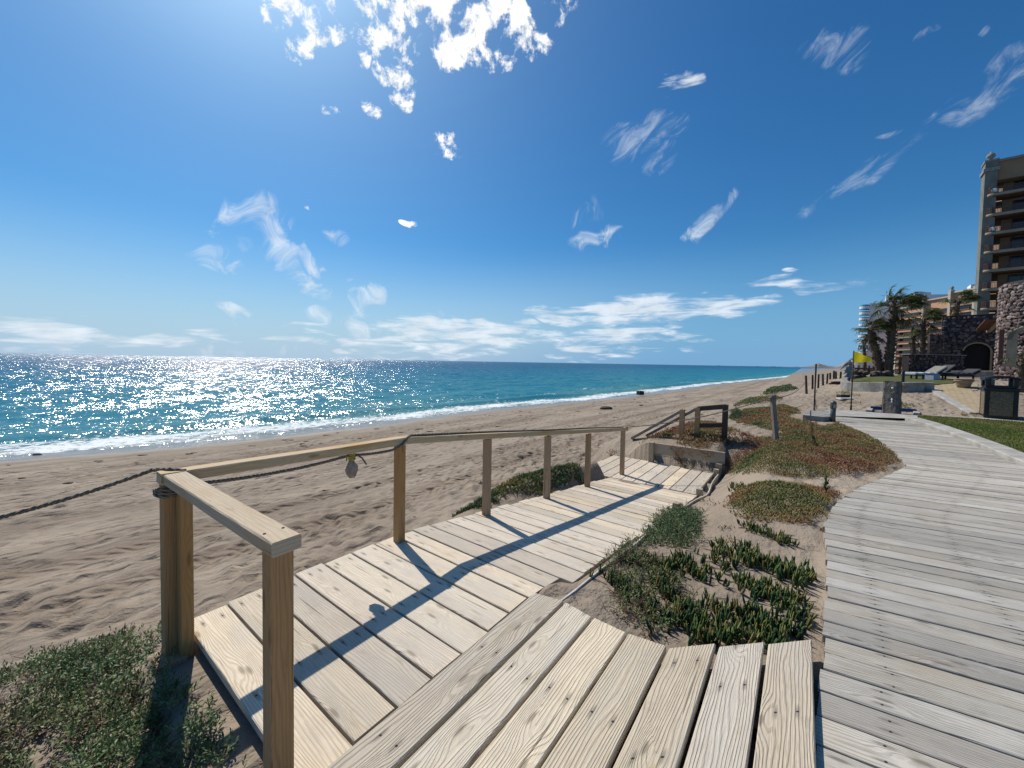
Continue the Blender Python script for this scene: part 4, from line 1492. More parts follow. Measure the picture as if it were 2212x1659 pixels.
rows = [finger_row([(1370, 560), (1560, 620), (1700, 680), (1870, 760)], 150, 1.15, .055), finger_row([(1180, 570), (1260, 620), (1380, 620)], 36), finger_row([(980, 590), (1070, 680), (1130, 720), (1240, 740), (1340, 750)], 62, 1.05, .035),
        finger_row([(850, 640), (860, 780), (890, 860), (990, 960), (1080, 990)], 95, 1.1, .04), finger_row([(840, 990), (960, 1040), (1080, 1080)], 45), finger_row([(480, 570), (600, 600), (780, 640), (860, 600)], 62, .9, .045),
        finger_row([(1400, 760), (1520, 820), (1640, 890), (1720, 960)], 80, 1.0, .045), finger_row([(1720, 940), (1790, 1000), (1850, 1070)], 24, 1.0, .03), finger_row([(1780, 890), (1870, 930)], 12, 1.0, .02),
        finger_row([(1360, 960), (1450, 1000), (1560, 1080), (1620, 1140)], 80, 1.1, .045), finger_row([(1640, 1130), (1720, 1150), (1800, 1150)], 34, 1.0, .03), finger_row([(700, 950), (760, 980), (840, 1020)], 26),
        finger_row([(1100, 1060), (1180, 1110), (1240, 1140)], 34), finger_row([(1100, 1190), (1190, 1220)], 14, 1.0, .025), finger_row([(1230, 900), (1250, 1000), (1260, 1130)], 34), finger_row([(1280, 1150), (1380, 1160), (1460, 1170)], 44, 1.0, .03),
        finger_row([(1590, 1180), (1700, 1220)], 26, 1.0, .03), finger_row([(1430, 350), (1560, 410), (1680, 450), (1770, 480)], 90, .75, .03, (.1, .55)), finger_row([(480, 720), (560, 830), (640, 840), (740, 900)], 80, .9, .05, (.05, .5)),
        finger_row([(1320, 70), (1400, 90)], 26, .9, .03), finger_row([(1480, 790), (1700, 860)], 40, 1.0, .05), finger_row([(1230, 480), (1260, 540)], 20, 1.0, .03)]
x = np.concatenate([r[0] for r in rows]); y = np.concatenate([r[1] for r in rows]); sz = np.concatenate([r[2] for r in rows]); tn = np.concatenate([r[3] for r in rows])
ok = (~in_poly(x, y, BW))
tq = x * NR[0] + y * NR[1]; sq = x * DR[0] + y * DR[1]
ok &= ~((sq < 2.08) & (tq > .5)) & ~((sq < 2.1 + (.5 - tq) * .87) & (tq > -.4))
x, y, sz, tn = x[ok], y[ok], sz[ok], tn[ok]
n = len(x)
# every shoot carries two to four fingers that stand up and curve
k = RNG.integers(3, 6, n)
r = np.repeat(np.arange(n), k)
zr = ground(x, y)
D = rdir(len(r), 1.0, .30)
lean_ = norm(np.stack([RNG.normal(0, 1, n), RNG.normal(0, 1, n), np.zeros(n)], -1)) * .25
L = RNG.uniform(.038, .082, len(r)) * sz[r]
P_ = np.stack([x[r] + RNG.normal(0, .012, len(r)), y[r] + RNG.normal(0, .012, len(r)), zr[r] - .004 + RNG.random(len(r)) * .02], -1)
o = sprout('ice_plant_shoots', m_ice, P_, D + lean_[r], L, RNG.uniform(.0060, .0088, len(r)) * sz[r], tn[r] + RNG.normal(0, .05, len(r)), RNG.random(len(r)) * .8)
tag(o, 'dark green upright finger leaves of ice plant standing in rows on the sand by the landing', 'ice plant', kind='stuff')
# dry runners on the sand between them
mb = MB()
for i in range(160):
    j = random.randrange(n)
    p = np.array([x[j], y[j]]); a = random.uniform(0, 6.28)
    pts = []
    for q in range(5):
        pts.append((p[0], p[1], gz(p[0], p[1]) + .006))
        a += random.uniform(-.6, .6)
        p = p + np.array([math.cos(a), math.sin(a)]) * random.uniform(.02, .05)
        if in_poly(p[0], p[1], BW) or (p @ DR < 2.1 + max(0, .5 - p @ NR) * .9):
            break
    if len(pts) > 2:
        mb.tube(pts, .0028, 4, cap=False)
rn = mb.build('runner', m_twig, o)
tag(rn, kind='stuff')

# one tall sprig beside the walk
sp = G(1784, 1067)
D = rdir(34, 1.0, .45)
P_ = np.stack([np.full(34, sp[0]), np.full(34, sp[1]), sp[2] + np.linspace(0.02, .20, 34)], -1)
o = sprout('succulent_sprig', m_ice, P_, D, RNG.uniform(.05, .08, 34), np.full(34, .006), RNG.uniform(.1, .4, 34), RNG.random(34))
tag(o, 'single tall green succulent sprig standing up from the reddish mat near the boardwalk', 'plant')

# vines that hang over the retaining wall
PV = []; DV = []
for (tv, zl) in ((1.95, .40), (1.88, .48), (1.72, .18), (1.55, .14), (1.45, .20), (2.05, .22), (1.36, .12)):
    for i in range(int(70 * zl / .3)):
        f = random.random()
        p = R(8.30 - .02 - .03 * random.random(), tv + .05 * math.sin(f * 7 + tv * 9) + random.gauss(0, .02), -.17 - f * zl + .03)
        PV.append(p); DV.append((random.gauss(-.4, .5), random.gauss(-.4, .5), random.gauss(0, .5)))
PV = np.array(PV); DV = np.array(DV)
o = sprout('hanging_vine', m_ice, PV, DV, RNG.uniform(.03, .055, len(PV)), RNG.uniform(.004, .006, len(PV)), RNG.uniform(.5, 1, len(PV)), RNG.random(len(PV)))
tag(o, 'reddish ice plant strands hanging over the face of the retaining wall', 'plant', kind='stuff')

# ---------------------------------------------------------------- bits lying on the beach
m_weed = simple_mat('dry_seaweed', (.07, .05, .035), .9, var=.5, scale=12, bump=.6)
m_rock = simple_mat('beach_rock', (.09, .075, .065), .9, var=.4, scale=8, bump=.8, bscale=18)


def lump(mb, c, r, seed, sq=(1, 1, .6), sub=2, rough=.28):
    bm = bmesh.new()
    bmesh.ops.create_icosphere(bm, subdivisions=sub, radius=1.0)
    b0 = len(mb.v)
    co = np.array([v.co[:] for v in bm.verts])
    k = 1 + rough * (fbm(co[:, 0] * 1.3 + seed * 3.1, co[:, 1] * 1.3 + co[:, 2] * 1.7, 3, seed % 40))
    co = co * k[:, None] * np.array(sq) * r
    for p in co:
        mb.v.append(tuple(np.asarray(c) + p))
    for f in bm.faces:
        mb.face([b0 + v.index for v in f.verts], None, (seed * .37) % 1.0, True)
    bm.free()


for i, (px, py, r, lb) in enumerate([(80, 983, .12, 'dark rock at the water edge on the far left of the beach'), (870, 901, .16, 'small dark stone on the wet sand just below the breaking wave'), (1310, 884, .35, 'flat dark mound of seaweed-covered rock in the middle of the beach'),
                                    (893, 1120, .045, 'fist-sized stone on sand beside the second ramp post'), (1385, 876, .12, 'small dark stone beyond the tidal pool'), (700, 1060, .03, 'pebble below the first stretch of the handrail')]):
    p = G(px, py)
    mb = MB()
    lump(mb, (0, 0, r * .2), r, 11 + i, (1.5, 1.0, .5))
    o = mb.build('beach_rock', m_rock)
    o.location = p
    tag(o, lb, 'rock', 'stones lying on the beach')
mb = MB()
for i in range(150):
    while True:
        s_ = random.uniform(-12, 55); tq_ = random.uniform(5, 24)
        p = R(s_, tq_)
        Dd = float(shore_dist(p[0], p[1])[0])
        if 3.0 < Dd < 16 and random.random() < math.exp(-((Dd - 6) / 4.5) ** 2):
            break
    z = gz(p[0], p[1])
    lump(mb, (p[0], p[1], z + .005), random.uniform(.04, .13), 100 + i, (random.uniform(1, 2.6), random.uniform(.7, 1.3), .22), 1)
o = mb.build('seaweed', m_weed)
tag(o, 'scattered dark scraps of dried seaweed along the wrack line of the beach', 'seaweed', kind='stuff')
p = at(1383, 853, -2.62)
bx = empty('washed_up_crate', tuple(p), .4, 'small black open crate standing at the edge of the surf', 'crate')
mb = MB()
for (c_, sz_) in (((0, .32, .26), (.7, .05, .5)), ((0, -.32, .26), (.7, .05, .5)), ((.33, 0, .26), (.05, .59, .5)), ((-.33, 0, .26), (.05, .59, .5)), ((0, 0, .03), (.6, .58, .05))):
    mb.box(c_, sz_)
mb.build('crate_body', simple_mat('black_plastic', (.02, .02, .022), .5), bx)

# ---------------------------------------------------------------- lawn, kerb and paving by the hotel
def c7(cx, cy):
    return (2340 + .16275 * cx) * .73733, (1040 + .16275 * cy) * .73733


def c5(cx, cy):
    return (2640 + .18081 * cx) * .73733, (1000 + .18081 * cy) * .73733


def sheet(name, poly, zoff, mat, res=.35, kind='structure', parent=None, zfun=None):
    """a sheet of ground cover that follows the ground a little above it"""
    P = np.array([p[:2] for p in poly])
    bm = bmesh.new()
    vs_ = [bm.verts.new((p[0], p[1], 0)) for p in P]
    f = bm.faces.new(vs_)
    if f.normal.z < 0:
        f.normal_flip()
    for ax in (0, 1):
        lo, hi = P[:, ax].min(), P[:, ax].max()
        k = lo + res
        while k < hi:
            co = [0, 0, 0]; no = [0, 0, 0]
            co[ax] = k; no[ax] = 1
            bmesh.ops.bisect_plane(bm, geom=bm.verts[:] + bm.edges[:] + bm.faces[:], plane_co=co, plane_no=no)
            k += res
    for v in bm.verts:
        v.co.z = (float(ground(v.co.x, v.co.y)) if zfun is None else zfun(v.co.x, v.co.y)) + zoff
    bmesh.ops.recalc_face_normals(bm, faces=bm.faces)
    if sum(f.normal.z for f in bm.faces) < 0:
        bmesh.ops.reverse_faces(bm, faces=bm.faces)
    me = bpy.data.meshes.new(name)
    bm.to_mesh(me); bm.free()
    me.materials.append(mat)
    for p in me.polygons:
        p.use_smooth = True
    o = bpy.data.objects.new(name, me)
    link(o, parent)
    if kind:
        o['kind'] = kind
    return o


m_conc = simple_mat('pale_concrete', (.42, .40, .365), .9, var=.3, scale=3, bump=.35, bscale=40)
m_conc2 = simple_mat('old_grey_concrete', (.30, .29, .265), .9, var=.35, scale=4, bump=.4, bscale=30)
m_lawn = simple_mat('lawn_soil', (.085, .095, .02), .95, var=.3, scale=4, bump=.4)
m_tan = None
m, t, out = new_mat('tan_stamped_paving')
pos = t.add('ShaderNodeNewGeometry').outputs['Position']
br = t.add('ShaderNodeTexBrick', {'Vector': t.vmath('MULTIPLY', pos, (1, 1, 0)), 'Scale': 2.2, 'Mortar Size': .02, 'Color1': (.45, .36, .22), 'Color2': (.36, .28, .17), 'Mortar': (.18, .14, .10)})
c = t.mix(t.math('MULTIPLY', t.noise(pos, 1.5, 5.0, .6), .5), br.outputs[0], (.30, .235, .15))
principled(t, out, c, .85, t.bump(t.noise(pos, 20, 3), .3, .02))
m_tan = m

# kerb that follows the walk's inland edge
KC = [np.array(p) for p in [(5.25, -.5), (6.65, 3.4), (8.06, 5.95), (9.16, 7.48), (10.2, 8.98), (11.1, 10.35), (11.72, 11.45)]]


def smooth_line(P, n=8):
    outp = []
    for i in range(len(P) - 1):
        p0 = P[max(i - 1, 0)]; p1 = P[i]; p2 = P[i + 1]; p3 = P[min(i + 2, len(P) - 1)]
        for k in range(n):
            f = k / n
            outp.append(.5 * ((2 * p1) + (-p0 + p2) * f + (2 * p0 - 5 * p1 + 4 * p2 - p3) * f * f + (-p0 + 3 * p1 - 3 * p2 + p3) * f ** 3))
    outp.append(P[-1])
    return outp


KL = smooth_line(KC)
kn_ = []
for i, p in enumerate(KL):
    d = KL[min(i + 1, len(KL) - 1)] - KL[max(i - 1, 0)]
    d = d / np.linalg.norm(d)
    kn_.append(np.array([d[1], -d[0]]))
mb = MB()
for i in range(len(KL)):
    for off_, z in ((.012, -.06), (.012, .055), (.022, .068), (.30, .075), (.33, .065), (.33, -.06)):
        q = KL[i] + kn_[i] * off_
        mb.v.append((q[0], q[1], z))
for i in range(len(KL) - 1):
    for k in range(5):
        a = i * 6 + k
        mb.face((a, a + 1, a + 7, a + 6), None, .5)
mb.face([0, 1, 2, 3, 4, 5], None, .5)
e = (len(KL) - 1) * 6
mb.face([e + 5, e + 4, e + 3, e + 2, e + 1, e], None, .5)
tag(mb.build('kerb', m_conc), kind='structure')

# concrete strip across the end of the walk and along the lawn
strip_out = [G(*c7(455, 1100)), G(*c7(470, 1035)), G(*c7(930, 1035)), G(*c7(1400, 1080)), G(*c7(2212, 1115)), G(*c5(700, 1218)), G(*c5(1320, 1240)), G(*c5(1990, 1300)), G(*c5(2600, 1355))]
strip_in = [G(*c5(2600, 1415)), G(*c5(1990, 1345)), G(*c5(1300, 1290)), G(*c5(700, 1262)), G(*c5(270, 1243)), np.array([11.98, 11.35]), np.array([11.74, 11.52]), np.array([9.84, 11.79]), G(*c7(640, 1128))]
apron = sheet('concrete_apron', strip_out + strip_in, 0.0, m_conc, .6, zfun=lambda x, y: .018)

# the near lawn: soil sheet and grass blades
L_in = [KL[i] + kn_[i] * .33 for i in range(8, len(KL))]
lawnP = [p[:2] for p in L_in] + [np.array(p[:2]) for p in strip_in[:5][::-1]] + [np.array([22.0, 9.0]), np.array([16.0, 2.0])]
lawnP = np.array(lawnP)
sheet('lawn', lawnP, 0, m_lawn, .6, zfun=lambda x, y: .035)


def grass(label, P, dens, L, Wd, zoff, seed, tone=(.1, .7), cap=60000, vis=None, kindlab='grass'):
    x, y, d = scatter(P, dens, seed, .08, 0, 1, cap)
    n = len(x)
    tn = np.clip(fbm(x * .8, y * .8, 3, seed) + .5, 0, 1)
    z = np.full(n, zoff) if not callable(zoff) else zoff(x, y)
    o = sprout('grass', m_grass, np.stack([x, y, z], -1), rdir(n, 1, .45), RNG.uniform(L[0], L[1], n), RNG.uniform(Wd * .7, Wd * 1.3, n), tone[0] + (tone[1] - tone[0]) * tn + RNG.normal(0, .1, n), RNG.random(n), 'blade')
    tag(o, label, kindlab, kind='stuff')
    return o


vis = np.array([p for p in lawnP if p[0] < 17])
lawn_vis = np.array([p[:2] for p in L_in[:]] + [np.array(p[:2]) for p in strip_in[1:5][::-1]] + [np.array([17.5, 10.0]), np.array([12.5, 3.5])])
grass('short mown green grass of the lawn beside the boardwalk kerb', lawn_vis, 1500, (.024, .048), .004, .035, 41, (.25, .85), 80000)

# upper lawn behind a low curved wall
UL = [G(*c7(985, 500)), G(*c7(985, 440)), G(*c7(1130, 405)), G(*c7(1420, 392)), G(*c7(1790, 372)), G(*c7(2000, 360)), G(*c5(160, 470)), G(*c5(700, 600)), G(*c5(960, 645)), G(*c5(820, 690)), G(*c5(480, 705)), G(*c5(60, 690)), G(*c7(1850, 525)), G(*c7(1400, 505))]
ULp = np.array([p[:2] for p in UL])
sheet('lawn', ULp, .03, m_lawn, .7)
grass('clipped olive grass of the upper lawn under the palms and loungers', ULp, 260, (.05, .09), .012, lambda x, y: ground(x, y) + .03, 42, (.5, .98), 24000)

# tan path with a pale border
TP = [G(*c5(520, 752)), G(*c5(620, 705)), G(*c5(880, 690)), G(*c5(1240, 690)), G(*c5(1240, 800)), G(*c5(1150, 800)), G(*c5(1225, 880)), G(*c5(1360, 1000)), G(*c5(1360, 1160)), G(*c5(1110, 1150)), G(*c5(700, 905))]
sheet('path', [p[:2] for p in TP], .02, m_tan, .5)
mb = MB()
bl = [G(*c5(522, 770)), G(*c5(600, 850)), G(*c5(700, 905)), G(*c5(900, 1025)), G(*c5(1110, 1150)), G(*c5(1200, 1180))]
for p, q in zip(bl[:-1], bl[1:]):
    mb.beam((p[0], p[1], p[2] + .045), (q[0], q[1], q[2] + .045), .26, .12, ch=.01)
tag(mb.build('path_border', m_conc), kind='structure')

# low curved concrete wall
lw = [G(*c7(2212, 652)), G(*c7(1900, 668)), G(*c7(1550, 648)), G(*c7(1250, 648)), G(*c7(980, 642)), G(*c7(880, 640)), G(*c7(820, 600)), G(*c7(815, 545)), G(*c7(870, 510))]
LWC = np.array(lw[3])
wall1 = empty('low_curved_wall', tuple(LWC), 0, 'low curved concrete wall holding the upper lawn, dolphin statue at its left end', 'wall')
mb = MB()
lwp = smooth_line([p[:2] for p in lw], 6)
zw = np.array([float(ground(q[0], q[1], False)) for q in lwp]); zw = np.convolve(np.pad(zw, 8, 'edge'), np.ones(17) / 17, 'valid')
for i, q in enumerate(lwp):
    d = lwp[min(i + 1, len(lwp) - 1)] - lwp[max(i - 1, 0)]
    d = d / np.linalg.norm(d); nn_ = np.array([d[1], -d[0]])
    for o_, z_ in ((-.14, -.3), (-.14, .38), (-.12, .40), (.12, .40), (.14, .38), (.14, -.3)):
        mb.v.append((q[0] + nn_[0] * o_ - LWC[0], q[1] + nn_[1] * o_ - LWC[1], zw[i] + z_ - LWC[2]))
for i in range(len(lwp) - 1):
    for k in range(5):
        a = i * 6 + k
        mb.face((a, a + 6, a + 7, a + 1), None, .5)
mb.face(range(6), None, .5); mb.face([(len(lwp) - 1) * 6 + k for k in range(6)][::-1], None, .5)
mb.build('wall', m_conc2, wall1)
lw2 = [G(*c7(2212, 640)), G(*c5(520, 800))]
mb = MB()
mb.beam((lw2[0][0], lw2[0][1], lw2[0][2] + .34), (lw2[1][0], lw2[1][1], lw2[1][2] + .34), .25, .55, ch=.012)
o = mb.build('low_straight_wall', m_conc2)
tag(o, 'low straight dark concrete wall right of the stone shower column, ending at the tan path', 'wall')

# dry grass tussocks on the sand
def tussock(label, poly, seed, h=(.06, .14), dens=500, tone=(.55, 1.0)):
    P = np.array([G(*p)[:2] for p in poly])
    x, y, d = scatter(P, dens, seed, .3, .0, 2)
    n = len(x)
    o = sprout('dry_grass', m_grass, np.stack([x, y, ground(x, y) + .05 * sstep(0, .4, d) * RNG.random(n)], -1), rdir(n, 1, .9), RNG.uniform(h[0], h[1], n), np.full(n, .009), RNG.uniform(tone[0], tone[1], n), RNG.random(n), 'blade')
    tag(o, label, 'grass', kind='stuff')


tussock('flat patch of brown dry grass on the sand in front of the curved wall', [c7(620, 690), c7(760, 650), c7(960, 650), c7(1150, 735), c7(1000, 750), c7(760, 755)], 51, dens=300)
tussock('olive and straw coloured grass patch behind the stone shower column', [c7(1270, 945), c7(1400, 915), c7(1560, 890), c7(1780, 840), c7(1950, 855), c7(2160, 920), c7(2100, 970), c7(1800, 990), c7(1500, 965)], 52, dens=420, tone=(.35, .95))
tussock('small dead brown tuft on the open sand near the flag pole', [c7(780, 880), c7(860, 860), c7(1000, 850), c7(1090, 825), c7(1230, 865), c7(1000, 885), c7(860, 895)], 53, dens=380, tone=(.9, 1))
tussock('straggling dry grass between the concrete strip and the trash bin', [c5(800, 1210), c5(900, 1170), c5(1080, 1160), c5(1230, 1170), c5(1330, 1210), c5(1100, 1235)], 54, dens=500, tone=(.4, 1))
tussock('yellowish green grass tuft on the sand at the far right beside the bin', [c5(1905, 1010), c5(1905, 880), c5(2100, 860), c5(2200, 1000)], 55, dens=300, tone=(.3, .8))

# ---------------------------------------------------------------- small things along the walk
m_metal = simple_mat('grey_painted_metal', (.13, .135, .125), .5, .5, var=.25, bump=.1)
m_black = simple_mat('black_metal', (.014, .014, .015), .32, .2, .5, var=.3)
m_white = simple_mat('white_paint', (.72, .72, .70), .5, var=.12)
p = G(*c7(610, 1215))
bl_ = empty('bollard_light', tuple(p), 0, 'short grey bollard light with domed top at the corner of the boardwalk', 'bollard')
mb = MB(); mb.lathe((0, 0, 0), [(.062, -.1), (.062, .40), (.056, .405)], 18); mb.build('post', m_metal, bl_)
mb = MB()
mb.lathe((0, 0, 0), [(.070, .40), (.072, .415), (.072, .545), (.066, .58), (.046, .605), (.018, .618), (.0, .62)], 18, cap=False)
mb.build('lamp_head', m_metal, bl_)
mb = MB()
mb.box((-.02, -.072, .47), (.05, .012, .09), bev=.003)
mb.build('lens', simple_mat('frosted_lens', (.35, .36, .34), .3), bl_)
for (cx, cy, ty, r, lb, mt) in ((272, 1090, 160, .022, 'thin bare brown metal pole standing on the sand beside the concrete step', m_dark), ):
    p = G(*c7(cx, cy))
    mb = MB()
    top_ = zAt(p, c7(cx, ty)[1]) - p[2]
    mb.lathe((0, 0, 0), [(r * .8, -.2), (r, top_ - .02), (r * 1.15, top_ - .015), (r * 1.15, top_)], 10)
    o = mb.build('metal_pole', simple_mat('rusty_pole_metal', (.09, .065, .055), .7, .4, var=.4))
    o.location = p
    tag(o, lb, 'pole')
p = G(*c7(937, 1022))
fl_ = empty('flag_pole', tuple(p), 0, 'thin dark pole flying a yellow beach flag beside the end of the boardwalk', 'flag')
ft = zAt(p, 757.5) - p[2]
mb = MB(); mb.lathe((0, 0, 0), [(.018, -.2), (.018, ft)], 10); mb.build('pole', m_dark, fl_)
mb = MB(); mb.lathe((0, 0, 0), [(.028, .0), (.030, .22), (.022, .24)], 10); mb.build('base_sleeve', m_dark, fl_)
mb = MB()
NX, NZ = 14, 7
fh = .40
for i in range(NX + 1):
    for j in range(NZ + 1):
        u_, w_ = i / NX, j / NZ
        hgt_ = fh * (1 - .62 * u_)
        xx = .02 + u_ * .50
        mb.v.append((xx, -.05 * math.sin(u_ * 7 + w_) * u_ ** .5 - .10 * u_, ft - .03 - .16 * u_ - .06 * u_ * u_ - w_ * hgt_ + .012 * math.sin(u_ * 9)))
for i in range(NX):
    for j in range(NZ):
        a = i * (NZ + 1) + j
        mb.face((a, a + 1, a + NZ + 2, a + NZ + 1), None, .5, True)
m, t, out = new_mat('yellow_flag_cloth')
p_ = t.add('ShaderNodeBsdfPrincipled', {'Base Color': (.62, .52, .015, 1), 'Roughness': .8})
tr = t.add('ShaderNodeBsdfTranslucent', {'Color': (.66, .54, .015, 1)})
mx = t.add('ShaderNodeMixShader', {0: .4, 1: p_.outputs[0], 2: tr.outputs[0]})
t.l.new(mx.outputs[0], out.inputs[0])
mb.build('flag', m, fl_)

# concrete step
q = [G(*c7(70, 1175)), G(*c7(440, 1213)), G(*c7(560, 1210)), G(*c7(545, 1100)), G(*c7(200, 1090))]
mb = MB()
mb.prism([(v[0], v[1]) for v in q], -.15, .105)
o = mb.build('concrete_step', m_conc2)
tag(o, 'flat grey concrete step in the sand between the bare pole and the bollard light', 'step')

# stone shower column with its blue basin
m_stone_col = simple_mat('rough_grey_stone', (.20, .175, .15), .95, var=.45, scale=9, bump=1.0, bscale=22, col2=(.095, .08, .075))
p = G(*c7(1665, 1078))
sh = empty('shower_column', tuple(p), 0, 'rough stone foot-shower column with white taps at the end of the boardwalk', 'shower')
mb = MB()
hh_ = zAt(p, c7(1680, 470)[1]) - p[2]
nr, ns = 22, 9
n0 = len(mb.v)
sides = 28
for k in range(nr + 1):
    z = -.1 + (hh_ + .1) * k / nr
    for i in range(sides):
        a = 2 * math.pi * i / sides
        ca, sa = math.cos(a), math.sin(a)
        sq = .205 / max(abs(ca), abs(sa)) ** .88
        rr_ = sq * (1 - .06 * (z / hh_)) * (1 + .10 * float(fbm(a * 1.3 + 5, z * 4.0, 3, 61)))
        mb.v.append((ca * rr_ * math.cos(.5) - sa * rr_ * math.sin(.5), ca * rr_ * math.sin(.5) + sa * rr_ * math.cos(.5), z))
for k in range(nr):
    for i in range(sides):
        j = (i + 1) % sides
        a = n0 + k * sides
        mb.face((a + i, a + j, a + sides + j, a + sides + i), None, .5)
mb.face([n0 + nr * sides + i for i in range(sides)], None, .5)
mb.build('column', m_stone_col, sh)
toc = np.array([-p[0], -p[1]]) / np.hypot(p[0], p[1])
for zc, rr_ in ((hh_ * .80, .032), (hh_ * .46, .028)):
    mb = MB()
    c_ = np.array([toc[0] * .235, toc[1] * .235, zc])
    Mx = np.array(Vector((toc[0], toc[1], 0)).to_track_quat('Z', 'Y').to_matrix())
    mb.lathe(c_, [(rr_, -.03), (rr_, .01), (rr_ * .6, .03)], 12, M=Mx)
    if rr_ < .03:
        mb.tube([c_ + np.array([0, 0, .05]), c_ + np.array([0, 0, -.06]), c_ + np.array([toc[0] * .02, toc[1] * .02, -.09])], .014, 8)
    mb.build('tap', m_white, sh)
m_blue = simple_mat('blue_basin_paint', (.025, .06, .20), .6, var=.35, scale=8)
bq = [G(*c7(1260, 1045)), G(*c7(1290, 985)), G(*c7(2120, 1025)), G(*c7(2125, 1085))]
bc = p
bas = empty('shower_basin', tuple(bc), 0, 'low blue painted basin with pale curbs round the foot of the stone shower column', 'basin')
mb = MB()
lp_ = [(v[0] - bc[0], v[1] - bc[1]) for v in bq]
mb.beam((*lp_[1], .17), (*lp_[2], .17), .10, .3, ch=.008)
mb.build('basin_wall', m_blue, bas)
for a_i, b_i in ((0, 1), (3, 2)):
    mb = MB()
    mb.beam((*lp_[a_i], .10), (*(np.array(lp_[a_i]) * .08 + np.array(lp_[b_i]) * .92), .10), .16, .25, ch=.01)
    mb.build('curb', m_conc, bas)
mb = MB()
mb.prism([lp_[0], lp_[3], lp_[2], lp_[1]], -.1, .022)
mb.build('basin_floor', m_blue, bas)

# a small wooden box and white board left on the sand
p = G(*c7(800, 765))
mb = MB(); mb.box((0, 0, .06), (.5, .22, .14), .2, bev=.01)
o = mb.build('driftwood_block', m_dark); o.location = p
tag(o, 'short dark driftwood block lying on the sand left of the flag pole', 'driftwood')
p = G(*c7(870, 800))
mb = MB(); mb.box((0, 0, .04), (.85, .25, .05), .1, bev=.012)
o = mb.build('white_board', m_white); o.location = p
tag(o, 'flat white board lying on the sand just left of the flag pole', 'board')

# trash bin
TB = G(*c5(1430, 1245)) * 0 + np.array([*at(2160, 903, .04)[:2], .03])
yaw = math.atan2(.67, .74) * 0 + math.atan2(-.67, .74)        # front faces the walk
bn = empty('trash_bin', (TB[0] + .18, TB[1] + .2, TB[2]), 0, 'square black trash bin with pebbled panels and an arched black hood', 'trash bin')
fn_ = np.array([-.67, -.74]); rn_ = np.array([.74, -.67])
rz_ = math.atan2(rn_[1], rn_[0])
m_peb, t, out = new_mat('pebbled_panel')
pos = t.add('ShaderNodeTexCoord').outputs['Object']
vo = t.add('ShaderNodeTexVoronoi', {'Vector': pos, 'Scale': 70.0})
c = t.mix(t.xyz(vo.outputs['Color'])[0], (.26, .20, .12), (.075, .06, .045))
principled(t, out, c, .9, t.bump(vo.outputs['Distance'], .8, .006))


def lb(f, r, z):
    """bin coordinates: f towards the front, r to its right"""
    return np.array([fn_[0] * f + rn_[0] * r, fn_[1] * f + rn_[1] * r, z])


BWD = .66
for sf, sr_ in ((1, 1), (1, -1), (-1, 1), (-1, -1)):
    mb = MB(); mb.box(lb(sf * (BWD / 2 - .05), sr_ * (BWD / 2 - .05), .47), (.10, .10, .94), rz_, bev=.012)
    mb.build('corner_post', m_black, bn)
for f, r, sx, sy in ((BWD / 2 - .03, 0, BWD - .20, .05), (-BWD / 2 + .03, 0, BWD - .20, .05), (0, BWD / 2 - .03, .05, BWD - .20), (0, -BWD / 2 + .03, .05, BWD - .20)):
    mb = MB(); mb.box(lb(f, r, .45), (sx, sy, .74), rz_, bev=.004)
    mb.build('pebble_panel', m_peb, bn)
mb = MB(); mb.box(lb(0, 0, .045), (BWD - .05, BWD - .05, .09), rz_, bev=.008); mb.build('base', m_black, bn)
mb = MB(); mb.box(lb(0, 0, .875), (BWD + .05, BWD + .05, .11), rz_, bev=.015); mb.box(lb(0, 0, .965), (BWD - .06, BWD - .06, .07), rz_, bev=.01)
mb.build('lid_rim', m_black, bn)
hood = MB()
na = 12
for i in range(na + 1):
    a = -1 + 2 * i / na
    zt = 1.235 + .075 * (1 - a * a)
    for (f, z) in ((BWD / 2, zt - .055), (BWD / 2 - .05, zt), (-BWD / 2 + .05, zt), (-BWD / 2, zt - .055), (-BWD / 2 + .03, zt - .075), (BWD / 2 - .03, zt - .075)):
        hood.v.append(tuple(lb(f, a * (BWD / 2 + .02), z)))
for i in range(na):
    for k in range(6):
        j = (k + 1) % 6
        a = i * 6
        hood.face((a + k, a + 6 + k, a + 6 + j, a + j), None, .5)
hood.face(range(6), None, .5); hood.face([na * 6 + k for k in range(6)][::-1], None, .5)
hd = hood.build('hood', m_black, bn)
for sf, sr_ in ((1, 1), (1, -1), (-1, 1), (-1, -1)):
    mb = MB(); mb.box(lb(sf * (BWD / 2 - .07), sr_ * (BWD / 2 - .055), 1.09), (.11, .12, .27), rz_, bev=.02)
    mb.build('hood_leg', m_black, bn)
mb = MB(); mb.box(lb(BWD / 2 - .10, -BWD / 2 + .12, 1.10), (.14, .13, .20), rz_, bev=.02)
mb.build('ash_tray', m_metal, bn)

